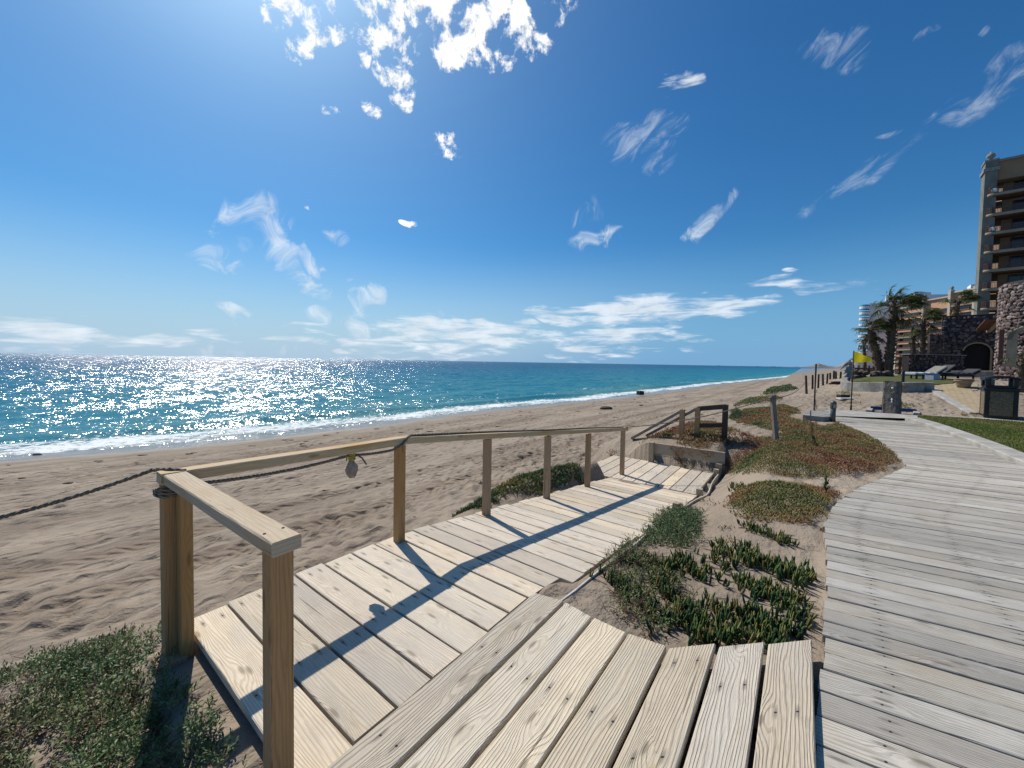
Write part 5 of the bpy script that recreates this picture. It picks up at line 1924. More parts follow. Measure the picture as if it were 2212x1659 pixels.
# planter pots
m_pot = simple_mat('sandy_clay_pot', (.33, .25, .17), .9, var=.3, scale=14, bump=.5, bscale=60)
for i, (px, py, s_, lbt) in enumerate(((c5(1010, 755)[0], c5(1010, 755)[1], 1.0, 'wide sandy clay planter pot on the tan path near the loungers'), (c7(1850, 668)[0], c7(1850, 668)[1], .78, 'wide clay planter bowl half hidden behind the stone shower column'))):
    p = G(px, py)
    k = (c5(1010, 755)[1] - c5(1010, 605)[1]) * p[1] / FPX / .55 * s_
    pt = empty('planter_pot', tuple(p), 0, lbt, 'planter', 'clay planters by the upper lawn')
    mb = MB()
    mb.lathe((0, 0, 0), [(.24 * k, 0), (.30 * k, .18 * k), (.34 * k, .34 * k), (.36 * k, .38 * k), (.41 * k, .395 * k), (.42 * k, .44 * k), (.38 * k, .46 * k), (.40 * k, .50 * k), (.43 * k, .53 * k), (.41 * k, .55 * k), (.36 * k, .54 * k), (.33 * k, .45 * k)], 28)
    mb.build('pot', m_pot, pt)
    mb = MB(); mb.lathe((0, 0, 0), [(.34 * k, .46 * k), (.34 * k, .475 * k)], 20)
    mb.build('soil', m_weed, pt)

# sun loungers
m_lf = simple_mat('dark_lounger_frame', (.025, .024, .025), .5, .3)
m_towel = simple_mat('white_towel', (.72, .76, .80), .95, var=.15, scale=20, bump=.5, bscale=90)
m_cush = simple_mat('grey_beige_cushion', (.26, .25, .22), .9, var=.2, scale=10, bump=.3)
m_cush2 = simple_mat('dark_cushion', (.07, .07, .075), .9, var=.2)


def lounger(loc, rz, label, mcush, tow=True, back=38):
    o = empty('sun_lounger', tuple(loc), rz, label, 'sun lounger', 'loungers on the upper lawn')
    mb = MB()
    for sy in (-.32, .32):
        mb.beam((-1.0, sy, .32), (.55, sy, .32), .05, .07)
    for x_ in (-.98, -.4, .1, .53):
        mb.beam((x_, -.30, .315), (x_, .30, .315), .05, .05)
    mb.build('frame', m_lf, o)
    for x_ in (-.9, .45):
        for sy in (-.31, .31):
            mb = MB(); mb.box((x_, sy, .13), (.06, .06, .28)); mb.build('leg', m_lf, o)
    b_ = math.radians(back)
    mb = MB()
    mb.beam((.45, 0, .36), (.45 + .75 * math.cos(b_), 0, .36 + .75 * math.sin(b_)), .62, .04)
    mb.build('backrest', m_lf, o)
    mb = MB()
    n = 10
    prof = [(-1.0, .0)] + [(-1.0 + 1.45 * i / n, .02 * math.sin(i * 1.3) + .03) for i in range(n + 1)]
    for i in range(n):
        mb.beam((-1.02 + 1.47 * i / n, 0, .45 + .018 * math.sin(i * 1.9)), (-1.02 + 1.47 * (i + 1) / n, 0, .45 + .018 * math.sin((i + 1) * 1.9)), .66, .12, ch=.025, rnd=.5)
    mb.build('mattress', m_towel if tow else mcush, o)
    mb = MB()
    mb.beam((.43, 0, .48), (.43 + .80 * math.cos(b_), 0, .48 + .80 * math.sin(b_)), .60, .11, ch=.03)
    mb.build('back_cushion', mcush, o)
    o.scale = (.92, .92, .82)
    return o


p = G(*c5(140, 625)); q = G(*c5(650, 628))
d_ = q - p
lrz = math.atan2(d_[1], d_[0]) * .6
L1 = (p + q) / 2 + np.array([0.15, .25, 0]); L1[2] = gz(*L1[:2])
lounger(L1, lrz, 'lounger spread with a white towel, nearest of the row on the upper lawn', m_cush, True, 30)
L2 = L1 + np.array([1.45, .95, 0]); L2[2] = gz(*L2[:2])
lounger(L2, lrz - .1, 'dark lounger with a raised dark back behind the white towelled one', m_cush2, False, 38)
L3 = L1 + np.array([2.1, .2, 0]); L3[2] = gz(*L3[:2])
lounger(L3, lrz + .15, 'dark grey lounger with low beige head cushion, right of the white towelled one', m_cush2, False, 18)
p = G(*c5(468, 632))
tb = empty('side_table', (p[0], p[1] - .1, gz(*p[:2])), .2, 'small pale blue box table standing in front of the white towelled lounger', 'side table')
mb = MB(); mb.box((0, 0, .16), (.40, .36, .30), bev=.015); mb.build('box_body', simple_mat('pale_blue_plastic', (.36, .42, .52), .5), tb)
mb = MB(); mb.box((0, 0, .322), (.46, .42, .022), bev=.008); mb.build('table_top', m_lf, tb)
p = G(*c7(1875, 512))
mb = MB(); mb.lathe((0, 0, 0), [(.055, -.1), (.055, .56), (.05, .58), (.0, .585)], 12, cap=False)
o = mb.build('bollard', m_black); o.location = p
tag(o, 'short black bollard on the upper lawn behind the stone shower column', 'bollard')

# dolphin statue at the end of the wall
m_stat = simple_mat('weathered_pale_cast_stone', (.30, .31, .31), .8, var=.35, scale=6, bump=.4)
p = G(*c7(860, 520)); p[2] = gz(p[0], p[1])
dz0 = .32
st_ = empty('dolphin_statue', (p[0], p[1], p[2] + dz0), 0, 'pale weathered statue of a leaping dolphin over curling waves on the wall end', 'statue')
sc = (zAt(p, c7(850, 135)[1]) - p[2] - dz0)
mb = MB()
arc = [(-.34, .62), (-.22, .80), (-.05, .93), (.12, .97), (.28, .90), (.38, .76), (.43, .60)]
mb.tube([(x_ * sc, 0, z_ * sc) for x_, z_ in arc], [k * sc for k in (.02, .085, .12, .125, .10, .055, .025)], 12)
mb.tube([(-.34 * sc, 0, .62 * sc), (-.40 * sc, 0, .57 * sc), (-.45 * sc, 0, .53 * sc)], [.04 * sc, .03 * sc, .012 * sc], 8)
mb.tube([(.06 * sc, 0, 1.05 * sc), (.13 * sc, 0, 1.13 * sc), (.20 * sc, 0, 1.15 * sc)], [.06 * sc, .03 * sc, .006 * sc], 8)
for sy in (1, -1):
    mb.tube([(.42 * sc, 0, .62 * sc), (.44 * sc, sy * .08 * sc, .56 * sc), (.42 * sc, sy * .15 * sc, .52 * sc)], [.035 * sc, .04 * sc, .008 * sc], 8)
    mb.tube([(-.12 * sc, sy * .08 * sc, .82 * sc), (-.16 * sc, sy * .17 * sc, .72 * sc), (-.12 * sc, sy * .22 * sc, .65 * sc)], [.04 * sc, .03 * sc, .006 * sc], 8)
mb.build('dolphin', m_stat, st_)
mb = MB()
for k, (x0_, z0_, r0_) in enumerate(((.10, .50, .20), (.16, .32, .21), (.12, .14, .24), (.20, .60, .15))):
    pts = []
    for a in np.linspace(-.3, 4.4, 16):
        rr_ = r0_ * (1 - .14 * a)
        pts.append(((x0_ - rr_ * math.cos(a)) * sc, .10 * math.sin(k * 2.0) * sc, (z0_ + rr_ * math.sin(a)) * sc))
    mb.tube(pts, [(.085 - .065 * i / 15) * sc for i in range(16)], 8)
mb.lathe((.14 * sc, 0, 0), [(.34 * sc, -.05), (.30 * sc, .12 * sc), (.20 * sc, .35 * sc), (.14 * sc, .6 * sc), (.08 * sc, .7 * sc)], 14, squash=(1, .6))
mb.build('waves', m_stat, st_)

# rope posts along the sand and the ones by the far fence
pk = [(140, 700, 370), (248, 615, 360), (350, 600, 345), (437, 550, 340), (508, 520, 332), (567, 440, 320), (632, 430, 285), (670, 430, 295), (750, 430, 300), (962, 645, 362), (980, 392, 292), (1018, 390, 290), (1048, 392, 296), (1080, 410, 300), (1112, 385, 290), (1190, 340, 285), (1230, 338, 282)]
lbl = ['dark leaning beach post nearest the sea, first of the rope row', 'dark beach post just behind the bare metal pole', 'dark tilted beach post, third of the rope row from the sea side', 'dark beach post with a notched top, fourth of the rope row', 'dark beach post with a knobbed top, fifth of the rope row',
       'short dark beach post beside the reddish log', 'tall dark beach post left of the dolphin statue', 'dark beach post close behind the tall one left of the dolphin', 'dark beach post just left of the dolphin statue', 'thick black post in front of the curved wall beside the flag pole',
       'dark stake right of the flag pole, leftmost of the far stakes', 'dark stake right of the flag pole, second of the far stakes', 'dark stake right of the flag pole, third of the far stakes', 'taller dark stake right of the flag pole in front of the far fence', 'dark stake behind the taller one in front of the far fence', 'dark stake near the palm trunk in front of the far fence', 'dark stake closest to the palm trunk in front of the far fence']
proto = MB(); proto.box((0, 0, .46), (.11, .11, 1.08), 0, bev=.012, taper=.9)
pr = None
for (cx, by, ty), lt in zip(pk, lbl):
    X_, Yb = c7(cx, by)
    p = G(X_, Yb)
    if p[1] > 38:
        k = 34 / p[1]
        p = CAM + (p - CAM) * k
        p[2] = max(p[2], gz(p[0], p[1]))
    h_ = zAt(p, c7(cx, ty)[1]) - p[2]
    if pr is None:
        pr = proto.build('beach_post', m_dark); o = pr
    else:
        o = pr.copy(); COL.objects.link(o)
    o.location = p
    w_ = max(.8, min(1.6, 28 * .16275 * .7373 * p[1] / FPX / .11))
    o.scale = (w_, w_, h_)
    o.rotation_euler = (random.uniform(-.06, .06), random.uniform(-.09, .04), random.uniform(0, 1))
    tag(o, lt, 'post', 'dark posts along the back of the beach')

# reddish log and a heap of stones
p = G(*c7(700, 535))
mb = MB()
for i, (dx_, dz_, L_, r_) in enumerate(((0, .13, 2.3, .15), (.1, .36, 2.0, .13))):
    mb.tube([(-L_ / 2 + dx_, 0, dz_), (-L_ / 4 + dx_, .03, dz_ + .04), (L_ / 4 + dx_, 0, dz_ + .02), (L_ / 2 + dx_, -.03, dz_ + .05)], [r_ * .9, r_, r_ * 1.05, r_ * .9], 10)
k = p[1] * 300 * .16275 * .7373 / FPX / 2.3
o = mb.build('log_pile', simple_mat('reddish_log_bark', (.13, .07, .055), .9, var=.5, scale=14, bump=.8, bscale=40))
o.location = p; o.scale = (k, k, k * .9)
tag(o, 'pile of two reddish brown logs on the sand left of the dolphin statue', 'log')
p = G(*c7(1230, 402))
p = CAM + (p - CAM) * min(1, 26 / p[1]); p[2] = gz(*p[:2])
mb = MB()
for i in range(26):
    lump(mb, (random.uniform(-1.3, 1.5), random.uniform(-.3, .3), random.uniform(.0, .35)), random.uniform(.14, .26), i, (1.2, 1, .8), 1)
o = mb.build('stone_heap', simple_mat('brown_heap_stone', (.17, .12, .10), .9, var=.5, scale=6, bump=.6)); o.location = p
tag(o, 'heap of brown stones on the lawn edge left of the palm trunks', 'stones', kind='stuff')

# ---------------------------------------------------------------- palms
m_trunk = simple_mat('shaggy_palm_trunk', (.155, .115, .08), .95, var=.55, scale=14, bump=.9, bscale=30)
m_frond = leaf_mat('palm_frond', [(0.0, (.035, .06, .018)), (.4, (.085, .115, .035)), (.7, (.16, .155, .055)), (.88, (.16, .13, .06)), (1.0, (.17, .11, .06))], .38, .5, .35)
WIND = np.array([.93, -.30, -.05])


def palm_meshes(seed, R_, nf=46, droop=.5):
    rg = np.random.default_rng(seed)
    P = []; D = []; L = []; Wd = []; tone = []; val = []
    stalk = MB()
    for i in range(nf):
        f = i / nf
        az_ = rg.uniform(0, 2 * math.pi)
        elv = math.radians(78 - (82 if f < .88 else 140) * f + rg.normal(0, 8))
        d = np.array([math.cos(az_) * math.cos(elv), math.sin(az_) * math.cos(elv), math.sin(elv)])
        d = d + WIND * (.75 if f < .7 else .25)
        d /= np.linalg.norm(d)
        pl__ = R_ * rg.uniform(.42, .58)
        bend = np.array([0, 0, -.10]) * R_ * (.5 + f) * droop
        mid = d * pl__ * .5 + bend * .15
        end = d * pl__ + bend * .6
        stalk.tube([np.zeros(3), mid, end], [R_ * .016, R_ * .012, R_ * .008], 5, cap=False)
        # the fan: blades spread round the stalk's end and swept by the wind
        ax_ = end - mid; ax_ /= np.linalg.norm(ax_)
        s_ = np.cross(ax_, [0, 0, 1.0]); s_ /= np.linalg.norm(s_) + 1e-9
        n_ = np.cross(s_, ax_)
        dead = f > .88
        for k in range(15):
            a = math.radians(-82 + 164 * k / 14)
            b = ax_ * math.cos(a) + s_ * math.sin(a) + n_ * (.14 * math.cos(a * 2) - .12)
            b = b + WIND * .55 + np.array([0, 0, -.30 if dead else -.12])
            b /= np.linalg.norm(b)
            ln = R_ * rg.uniform(.42, .60) * (.75 + .25 * math.cos(a))
            P.append(end); D.append(b); L.append(ln * .62); Wd.append(R_ * .022)
            tone.append((.86 + rg.normal(0, .08)) if dead else rg.uniform(.05, .62)); val.append(rg.random())
            # hanging tip
            P.append(end + b * ln * .52); D.append(b + np.array([0, 0, -.30 - .4 * rg.random()]) + WIND * .35); L.append(ln * .5); Wd.append(R_ * .014)
            tone.append(tone[-1] + .08); val.append(rg.random())
    return np.array(P), np.array(D), np.array(L), np.array(Wd), np.array(tone), np.array(val), stalk


def palm(base, crown, R_, r0, r1, seed, label, nf=46, boots=True):
    base = np.asarray(base, float); crown = np.asarray(crown, float)
    o = empty('palm_tree', tuple(base), 0, label, 'palm tree', 'palms beside the hotel lawn')
    v = crown - base
    H_ = np.linalg.norm(v)
    n = max(10, int(H_ / .22))
    side = np.array([v[0], v[1], 0])
    pts = []
    for i in range(n + 1):
        f = i / n
        lean_ = side * (f ** 1.5) + np.array([0, 0, v[2] * f])
        pts.append(lean_)
    mb = MB()
    mb.tube([p + (np.array([0, 0, -.2]) if i == 0 else 0) for i, p in enumerate(pts)], [(r0 + (r1 - r0) * (i / n)) * (1.25 if i == 0 else 1 + .08 * math.sin(i * 2.1)) for i in range(n + 1)], 12)
    if boots:
        rg = random.Random(seed)
        for i in range(int(H_ * 46)):
            f = rg.random()
            k = f * n
            j = min(int(k), n - 1)
            c_ = pts[j] * (1 - (k - j)) + pts[j + 1] * (k - j)
            a = rg.uniform(0, 6.283)
            rr_ = (r0 + (r1 - r0) * f)
            dv_ = np.array([math.cos(a), math.sin(a), 0])
            tn_ = np.array([-math.sin(a), math.cos(a), 0])
            b0 = len(mb.v)
            s_ = rg.uniform(.04, .07) * (r0 / .22 + .2)
            q0 = c_ + dv_ * rr_ * .9
            tip = c_ + dv_ * (rr_ + s_ * 1.5) + np.array([0, 0, s_ * rg.uniform(1.2, 2.4)])
            mb.v += [tuple(q0 - tn_ * s_), tuple(q0 + tn_ * s_), tuple(tip + tn_ * s_ * .35), tuple(tip - tn_ * s_ * .35), tuple(q0 + np.array([0, 0, s_ * 1.8]))]
            mb.face((b0, b0 + 1, b0 + 2, b0 + 3), None, rg.random()); mb.face((b0 + 1, b0 + 4, b0 + 2), None, .5); mb.face((b0, b0 + 3, b0 + 4), None, .5); mb.face((b0 + 3, b0 + 2, b0 + 4), None, .5)
    mb.build('trunk', m_trunk, o)
    P, D, L, Wd, tone, val, stalk = palm_meshes(seed, R_, nf)
    cr = sprout('crown', m_frond, P + v, D, L, Wd, tone, val, 'blade', o)
    stalk.v = [tuple(np.array(p) + v) for p in stalk.v]
    stalk.build('frond_stalk', m_trunk, cr)
    return o


def PB_(px, Y, z):
    q = atY(px, 800, Y)
    return np.array([q[0], q[1], z])


def up_to(p, py):
    return zAt(p, py)


LZU = 1.0
b = PB_(1919, 29, LZU); c_ = PB_(1926, 29, 0); c_[2] = up_to(c_, 664)
palm(b, c_, 1.95, .28, .19, 101, 'tallest palm in front of the white building, straight shaggy trunk, wind swept crown', 54)
b = PB_(1899, 29.5, LZU); c_ = PB_(1874, 29.5, 0); c_[2] = up_to(c_, 712)
palm(b, c_, 1.42, .26, .17, 102, 'shorter palm leaning left, its trunk base close to the tallest palm', 48)
b = PB_(1868, 46, LZU); c_ = PB_(1862, 46, 0); c_[2] = up_to(c_, 735)
palm(b, c_, 1.5, .15, .12, 103, 'dark slim palm farthest left, partly behind the leaning palm', 40)
b = PB_(2052, 43, LZU); c_ = PB_(2062, 43, 0); c_[2] = up_to(c_, 650)
palm(b, c_, 1.8, .20, .15, 104, 'palm above the stone wall, crown in front of the tall hotel corner', 46)
b = PB_(1992, 39, LZU); c_ = PB_(1988, 39, 0); c_[2] = up_to(c_, 690)
palm(b, c_, 1.8, .22, .16, 105, 'full palm behind the iron fence, right of the tallest palm', 50)
b = PB_(1974, 41, LZU); c_ = PB_(1968, 41, 0); c_[2] = up_to(c_, 728)
palm(b, c_, 1.45, .18, .14, 106, 'lower palm with drooping crown over the left end of the iron fence', 40)
b = PB_(2018, 42, LZU); c_ = PB_(2014, 42, 0); c_[2] = up_to(c_, 735)
palm(b, c_, 1.5, .18, .14, 107, 'low dark palm behind the iron fence next to the tall stone wall', 40)
b = PB_(1893, 44, LZU); c_ = PB_(1892, 44, 0); c_[2] = up_to(c_, 778)
palm(b, c_, .62, .12, .10, 108, 'small young palm seen between the two nearest trunks', 30)
b = PB_(1943, 44, LZU); c_ = PB_(1944, 44, 0); c_[2] = up_to(c_, 775)
palm(b, c_, .65, .12, .10, 109, 'small palm right of the tallest trunk, in front of the peach building', 28)
b = PB_(2208, 14.5, gz(*PB_(2208, 14.5, 0)[:2])); c_ = b.copy(); c_[2] = up_to(b, 775)
palm(b, c_, .72, .10, .08, 110, 'small yellowish palm at the right edge in front of the stone tower', 26)

# ---------------------------------------------------------------- stone walls, tower, gate
def stone_mat(name, a, b_, c__):
    m, t, out = new_mat(name)
    rnd = t.attr('rnd').outputs['Fac']
    co = t.add('ShaderNodeTexCoord').outputs['Object']
    c = t.ramp(rnd, [(0, a), (.5, b_), (1, c__)])
    c = t.mix(t.math('MULTIPLY', t.noise(co, 9, 4, .6), .5), c, tuple(k * .5 for k in b_))
    principled(t, out, c, .9, t.bump(t.noise(co, 26, 3, .6), .6, .03))
    return m


m_stone = stone_mat('purple_grey_field_stone', (.055, .04, .042), (.125, .09, .088), (.27, .21, .19))  # wall stone darkened in its colour to carry the deep shade it stands in
m_stone_t = stone_mat('pinkish_grey_tower_stone', (.09, .065, .062), (.22, .165, .155), (.44, .35, .32))
m_mortar = simple_mat('dark_recessed_mortar', (.05, .042, .038), .95, var=.3)


def facing(mb, f, U, V, s0, seed, jitter=.42):
    """rows of rough stones set over a surface f(u, v) -> point, normal, tangent"""
    rg = np.random.default_rng(seed)
    bm = bmesh.new(); bmesh.ops.create_icosphere(bm, subdivisions=1, radius=1.0)
    ico = np.array([v.co[:] for v in bm.verts]); fs = [[v.index for v in q.verts] for q in bm.faces]; bm.free()
    v = V[0] + s0 * .4
    while v < V[1]:
        u = U[0] + rg.uniform(0, s0)
        while u < U[1]:
            w = s0 * rg.uniform(.75, 1.55); h = s0 * rg.uniform(.55, 1.05)
            p, n, tg = f(u + rg.normal(0, .05), v + rg.normal(0, s0 * .12))
            if p is not None:
                up = np.cross(n, tg)
                a = rg.normal(0, jitter)
                t2 = tg * math.cos(a) + up * math.sin(a); u2 = np.cross(n, t2)
                co = ico * (1 + rg.normal(0, .16, (len(ico), 1)))
                P = p + co[:, :1] * t2 * w * .56 + co[:, 1:2] * u2 * h * .62 + co[:, 2:3] * n * s0 * rg.uniform(.22, .36)
                b0 = len(mb.v)
                mb.v += [tuple(q) for q in P]
                r_ = rg.random()
                for q in fs:
                    mb.face([b0 + i for i in q], None, r_, False)
            u += w * .98
        v += s0 * .86


# round tower
TY = 27.0
tl_ = atY(2156, 700, TY)
TR = 2.1
vd = np.array([tl_[0], tl_[1]]) / np.hypot(tl_[0], tl_[1])
pr_ = np.array([vd[1], -vd[0]])
tc = np.array([tl_[0], tl_[1]]) + pr_ * TR
tc3 = np.array([tc[0], tc[1], 0])
ttop = zAt(np.array([tc[0] - vd[0] * TR * .5 - pr_[0] * TR * .6, tc[1] - vd[1] * TR * .5 - pr_[1] * TR * .6]), 607)
tow = empty('stone_tower', (tc[0], tc[1], .9), 0, 'round tower faced with rough purple grey stones at the right edge', 'tower')
mb = MB()
mb.lathe((0, 0, 0), [(TR, -.5), (TR, ttop - 1.0), (TR - .12, ttop - .92)], 40)
mb.build('core', m_mortar, tow)
mb = MB()


def f_t(u, v):
    a = u / TR
    n = np.array([math.cos(a), math.sin(a), 0])
    toc_ = -vd
    if n[:2] @ toc_ < -.35:
        return None, None, None
    return n * (TR + .02) + np.array([0, 0, v]), n, np.array([-math.sin(a), math.cos(a), 0])


facing(mb, f_t, (0, 2 * math.pi * TR), (-.3, ttop - 1.0), .25, 201)
mb.build('stone_facing', m_stone_t, tow)

# porch at its foot: a brown timber and a plastered jamb under an arch
m_brown = simple_mat('reddish_brown_timber', (.16, .075, .05), .75, var=.35, scale=8)
m_plas = simple_mat('sandy_plaster', (.40, .31, .21), .9, var=.25, scale=3, bump=.2)
pq = atY(2160, 790, 24.5)
zg = .95
por = empty('porch_frame', (pq[0], pq[1], zg), math.atan2(pr_[1], pr_[0]), 'brown timber post and sandy plaster jamb of the porch left of the tower', 'porch')
ph_ = zAt(pq, 712) - zg
mb = MB(); mb.box((0, 0, ph_ / 2), (.20, .20, ph_), bev=.01); mb.build('timber_post', m_brown, por)
mb = MB(); mb.box((.42, .12, ph_ * .48), (.42, .34, ph_ * .96), bev=.015); mb.build('plaster_jamb', m_plas, por)
mb = MB()
for i in range(10):
    a0, a1 = math.radians(90 + 9 * i), math.radians(90 + 9 * (i + 1))
    mb.beam((.95 + .75 * math.cos(a0), .1, ph_ * .80 + .75 * math.sin(a0)), (.95 + .75 * math.cos(a1), .1, ph_ * .80 + .75 * math.sin(a1)), .3, .22, up=(math.cos((a0 + a1) / 2), 0, math.sin((a0 + a1) / 2)), rnd=.5)
mb.build('arch_ring', m_plas, por)


def flat_wall(name, A, B, z0, z1, thick, label, seed, s0=.30, hole=None, cap=None, back=(0, 0)):
    """stone faced wall from A to B; hole = (u centre, half width, spring z, base z) of an arched opening"""
    A = np.array(A[:2]); B = np.array(B[:2])
    L_ = np.linalg.norm(B - A); e_ = (B - A) / L_
    nf_ = np.array([e_[1], -e_[0]])
    if nf_ @ (-(A + B) / 2) < 0:
        nf_ = -nf_
    o = empty(name, (A[0], A[1], z0), 0, label, 'wall')
    mb = MB()

    def W3(u, d, z):
        q = e_ * u - nf_ * d
        return (q[0], q[1], z - z0)

    def slab(u0, u1, za0, za1, zb):
        b0 = len(mb.v)
        for d in (0, thick):
            mb.v.extend([W3(u0, d, za0), W3(u1, d, za1), W3(u1, d, zb), W3(u0, d, zb)])
        for q in ((0, 1, 2, 3), (7, 6, 5, 4), (0, 4, 5, 1), (1, 5, 6, 2), (2, 6, 7, 3), (3, 7, 4, 0)):
            mb.face([b0 + i for i in q], None, .5)
    if hole is None:
        slab(0, L_, z0 - .3, z0 - .3, z1)
    else:
        uc, hw, zs, zb = hole
        slab(0, uc - hw, z0 - .3, z0 - .3, z1)
        slab(uc + hw, L_, z0 - .3, z0 - .3, z1)
        n = 12
        for i in range(n):
            x0, x1 = -hw + 2 * hw * i / n, -hw + 2 * hw * (i + 1) / n
            h0 = zs + math.sqrt(max(0, hw * hw - x0 * x0)); h1 = zs + math.sqrt(max(0, hw * hw - x1 * x1))
            slab(uc + x0, uc + x1, h0, h1, z1)
    mb.build('core', m_mortar, o)
    mb = MB()

    def f(u, v):
        if u < 0 or u > L_:
            return None, None, None
        if hole is not None:
            uc, hw, zs, zb = hole
            dxh = abs(u - uc)
            if v < zs and dxh < hw + .12:
                return None, None, None
            if v >= zs and math.hypot(u - uc, v - zs) < hw + .12:
                return None, None, None
        q = e_ * u + nf_ * .02
        return np.array([q[0], q[1], v - z0]), np.array([nf_[0], nf_[1], 0]), np.array([e_[0], e_[1], 0])
    facing(mb, f, (0, L_), (z0 - .2, z1 - .05), s0, seed)
    mb.build('stone_facing', m_stone, o)
    if cap:
        mb = MB()
        q0, q1 = np.array(W3(-.05, thick / 2 - .03, z1 + cap)), np.array(W3(L_ + .05, thick / 2 - .03, z1 + cap))
        mb.beam(q0, q1, thick + .16, cap, rnd=.4)
        mb.build('coping', m_conc2, o)
    return o, W3, e_, nf_


# tall wall with the arched gate
WA = atY(2030, 790, 36.5); WB = atY(2162, 790, 34.0)
zt_ = zAt(WA, 683)
e_ = (WB[:2] - WA[:2]); Lw = np.linalg.norm(e_)


def u_at(px):
    lo, hi = 0.0, 1.0
    for _ in range(40):
        m_ = (lo + hi) / 2
        q = WA[:2] + e_ * m_
        x_ = CM.T @ (np.array([q[0], q[1], 2]) - CAM)
        if PW / 2 + FPX * x_[0] / -x_[2] < px:
            lo = m_
        else:
            hi = m_
    return lo * Lw


uL, uR = u_at(2079), u_at(2139)
hw = (uR - uL) / 2
uc = (uL + uR) / 2
gq = WA[:2] + e_ * (uc / Lw)
garch = zAt(gq, 741)
wallo, W3, ew, nw = flat_wall('stone_wall', WA, WB, LZU, zt_, .55, 'tall dark stone wall with a big arched gate, left of the round tower', 211, .27, (uc, hw, garch - hw, LZU))
mb = MB()
q0 = W3(uc - hw, .32, LZU - .1); q1 = W3(uc + hw, .32, LZU - .1)
m_gate = simple_mat('very_dark_gate_wood', (.022, .017, .013), .7, var=.5, scale=6)
pts = [(-hw, LZU - .1)] + [(hw * math.cos(a), garch - hw + hw * math.sin(a)) for a in np.linspace(math.pi, 0, 18)] + [(hw, LZU - .1)]
b0 = len(mb.v)
for d in (.30, .42):
    for x_, z_ in pts:
        mb.v.append(W3(uc + x_, d, z_))
n = len(pts)
mb.face(range(b0, b0 + n), None, .5); mb.face([b0 + n + i for i in range(n)][::-1], None, .5)
for i in range(n):
    j = (i + 1) % n
    mb.face((b0 + i, b0 + j, b0 + n + j, b0 + n + i), None, .5)
gate = mb.build('gate', m_gate, wallo)
mb = MB()
mb.tube([W3(uc + (hw + .03) * math.cos(a), -.02, garch - hw + (hw + .03) * math.sin(a)) for a in np.linspace(math.pi * .95, 0, 18)] + [W3(uc + hw + .03, -.02, LZU + .1)], .07, 8)
mb.build('arch_trim', m_plas, wallo)
mb = MB()
mb.box(W3(u_at(2146), -.12, zAt(gq, 748)), (.16, .16, .32), bev=.02)
mb.build('wall_lamp', m_metal, wallo)
# mid and low walls with the iron fence
A2 = atY(2006, 790, 36.0); B2 = atY(2034, 790, 35.6)
flat_wall('stone_wall', A2, B2, LZU, zAt(A2, 722), .5, 'mid height piece of stone wall stepping down from the tall gate wall', 212, .26)
A3 = atY(1963, 790, 32.0); B3 = atY(2082, 790, 32.6)
zl3 = zAt(A3, 766)
flat_wall('stone_wall', A3, B3, LZU, zl3, .5, 'low stone terrace wall under the iron fence behind the loungers', 213, .24, cap=.07)
fe = empty('iron_fence', (A3[0], A3[1], zl3), 0, 'dark iron railing on top of the low stone terrace wall', 'fence')
m_iron = simple_mat('dark_iron', (.02, .018, .016), .6, .4)
e3 = (B3[:2] - A3[:2]); n3 = int(np.linalg.norm(e3) / .16)
zf = zAt(A3, 741) - zl3
mb = MB()
for i in range(n3):
    f = (i + .5) / n3 * .72
    mb.box((e3[0] * f, e3[1] * f, zf / 2 + .05), (.022, .022, zf - .1), 0)
for z_ in (.15, zf):
    mb.beam((0, 0, z_), (e3[0] * .72, e3[1] * .72, z_), .04, .04)
mb.build('railing', m_iron, fe)
# near low wall below the tower
A4 = atY(2150, 800, 20.5); B4 = atY(2300, 800, 17.0)
flat_wall('stone_wall', A4, B4, .75, zAt(A4, 788), .6, 'low pale stone wall in front of the round tower behind the trash bin', 214, .22)
# awning on the gate side of the tower
aw = empty('tiled_awning', tuple(W3(uR - .3, -.2, zAt(gq, 716)) + np.array([WA[0], WA[1], LZU])), 0, 'small sloping awning of pale beams between the gate wall and the tower', 'awning')
s_ = np.array([aw.location.x, aw.location.y, aw.location.z])
t_ = np.array([*atY(2158, 690, 30.5)[:2], zAt(atY(2158, 690, 30.5), 692)])
for k in range(4):
    mb = MB()
    o_ = np.array([nw[0], nw[1], 0]) * (.35 * k)
    mb.beam(o_, t_ - s_ + o_ * .6, .16, .16)
    mb.build('beam', m_plas, aw)
mb = MB()
nn = np.array([nw[0], nw[1], 0])
mb.beam(nn * .6 + np.array([0, 0, .10]), t_ - s_ + nn * .4 + np.array([0, 0, .10]), 1.5, .08)
mb.build('roof_sheet', m_brown, aw)
# dark ledge at the foot of the gate wall
la, lb_ = atY(2040, 800, 29.5), atY(2152, 800, 27.5)
mb = MB()
mb.beam((la[0], la[1], zAt(la, 801)), (lb_[0], lb_[1], zAt(lb_, 801)), .9, 1.2, ch=.03)
o = mb.build('terrace_ledge', m_conc2)
tag(o, 'long low concrete ledge at the foot of the gate wall behind the loungers', 'ledge')

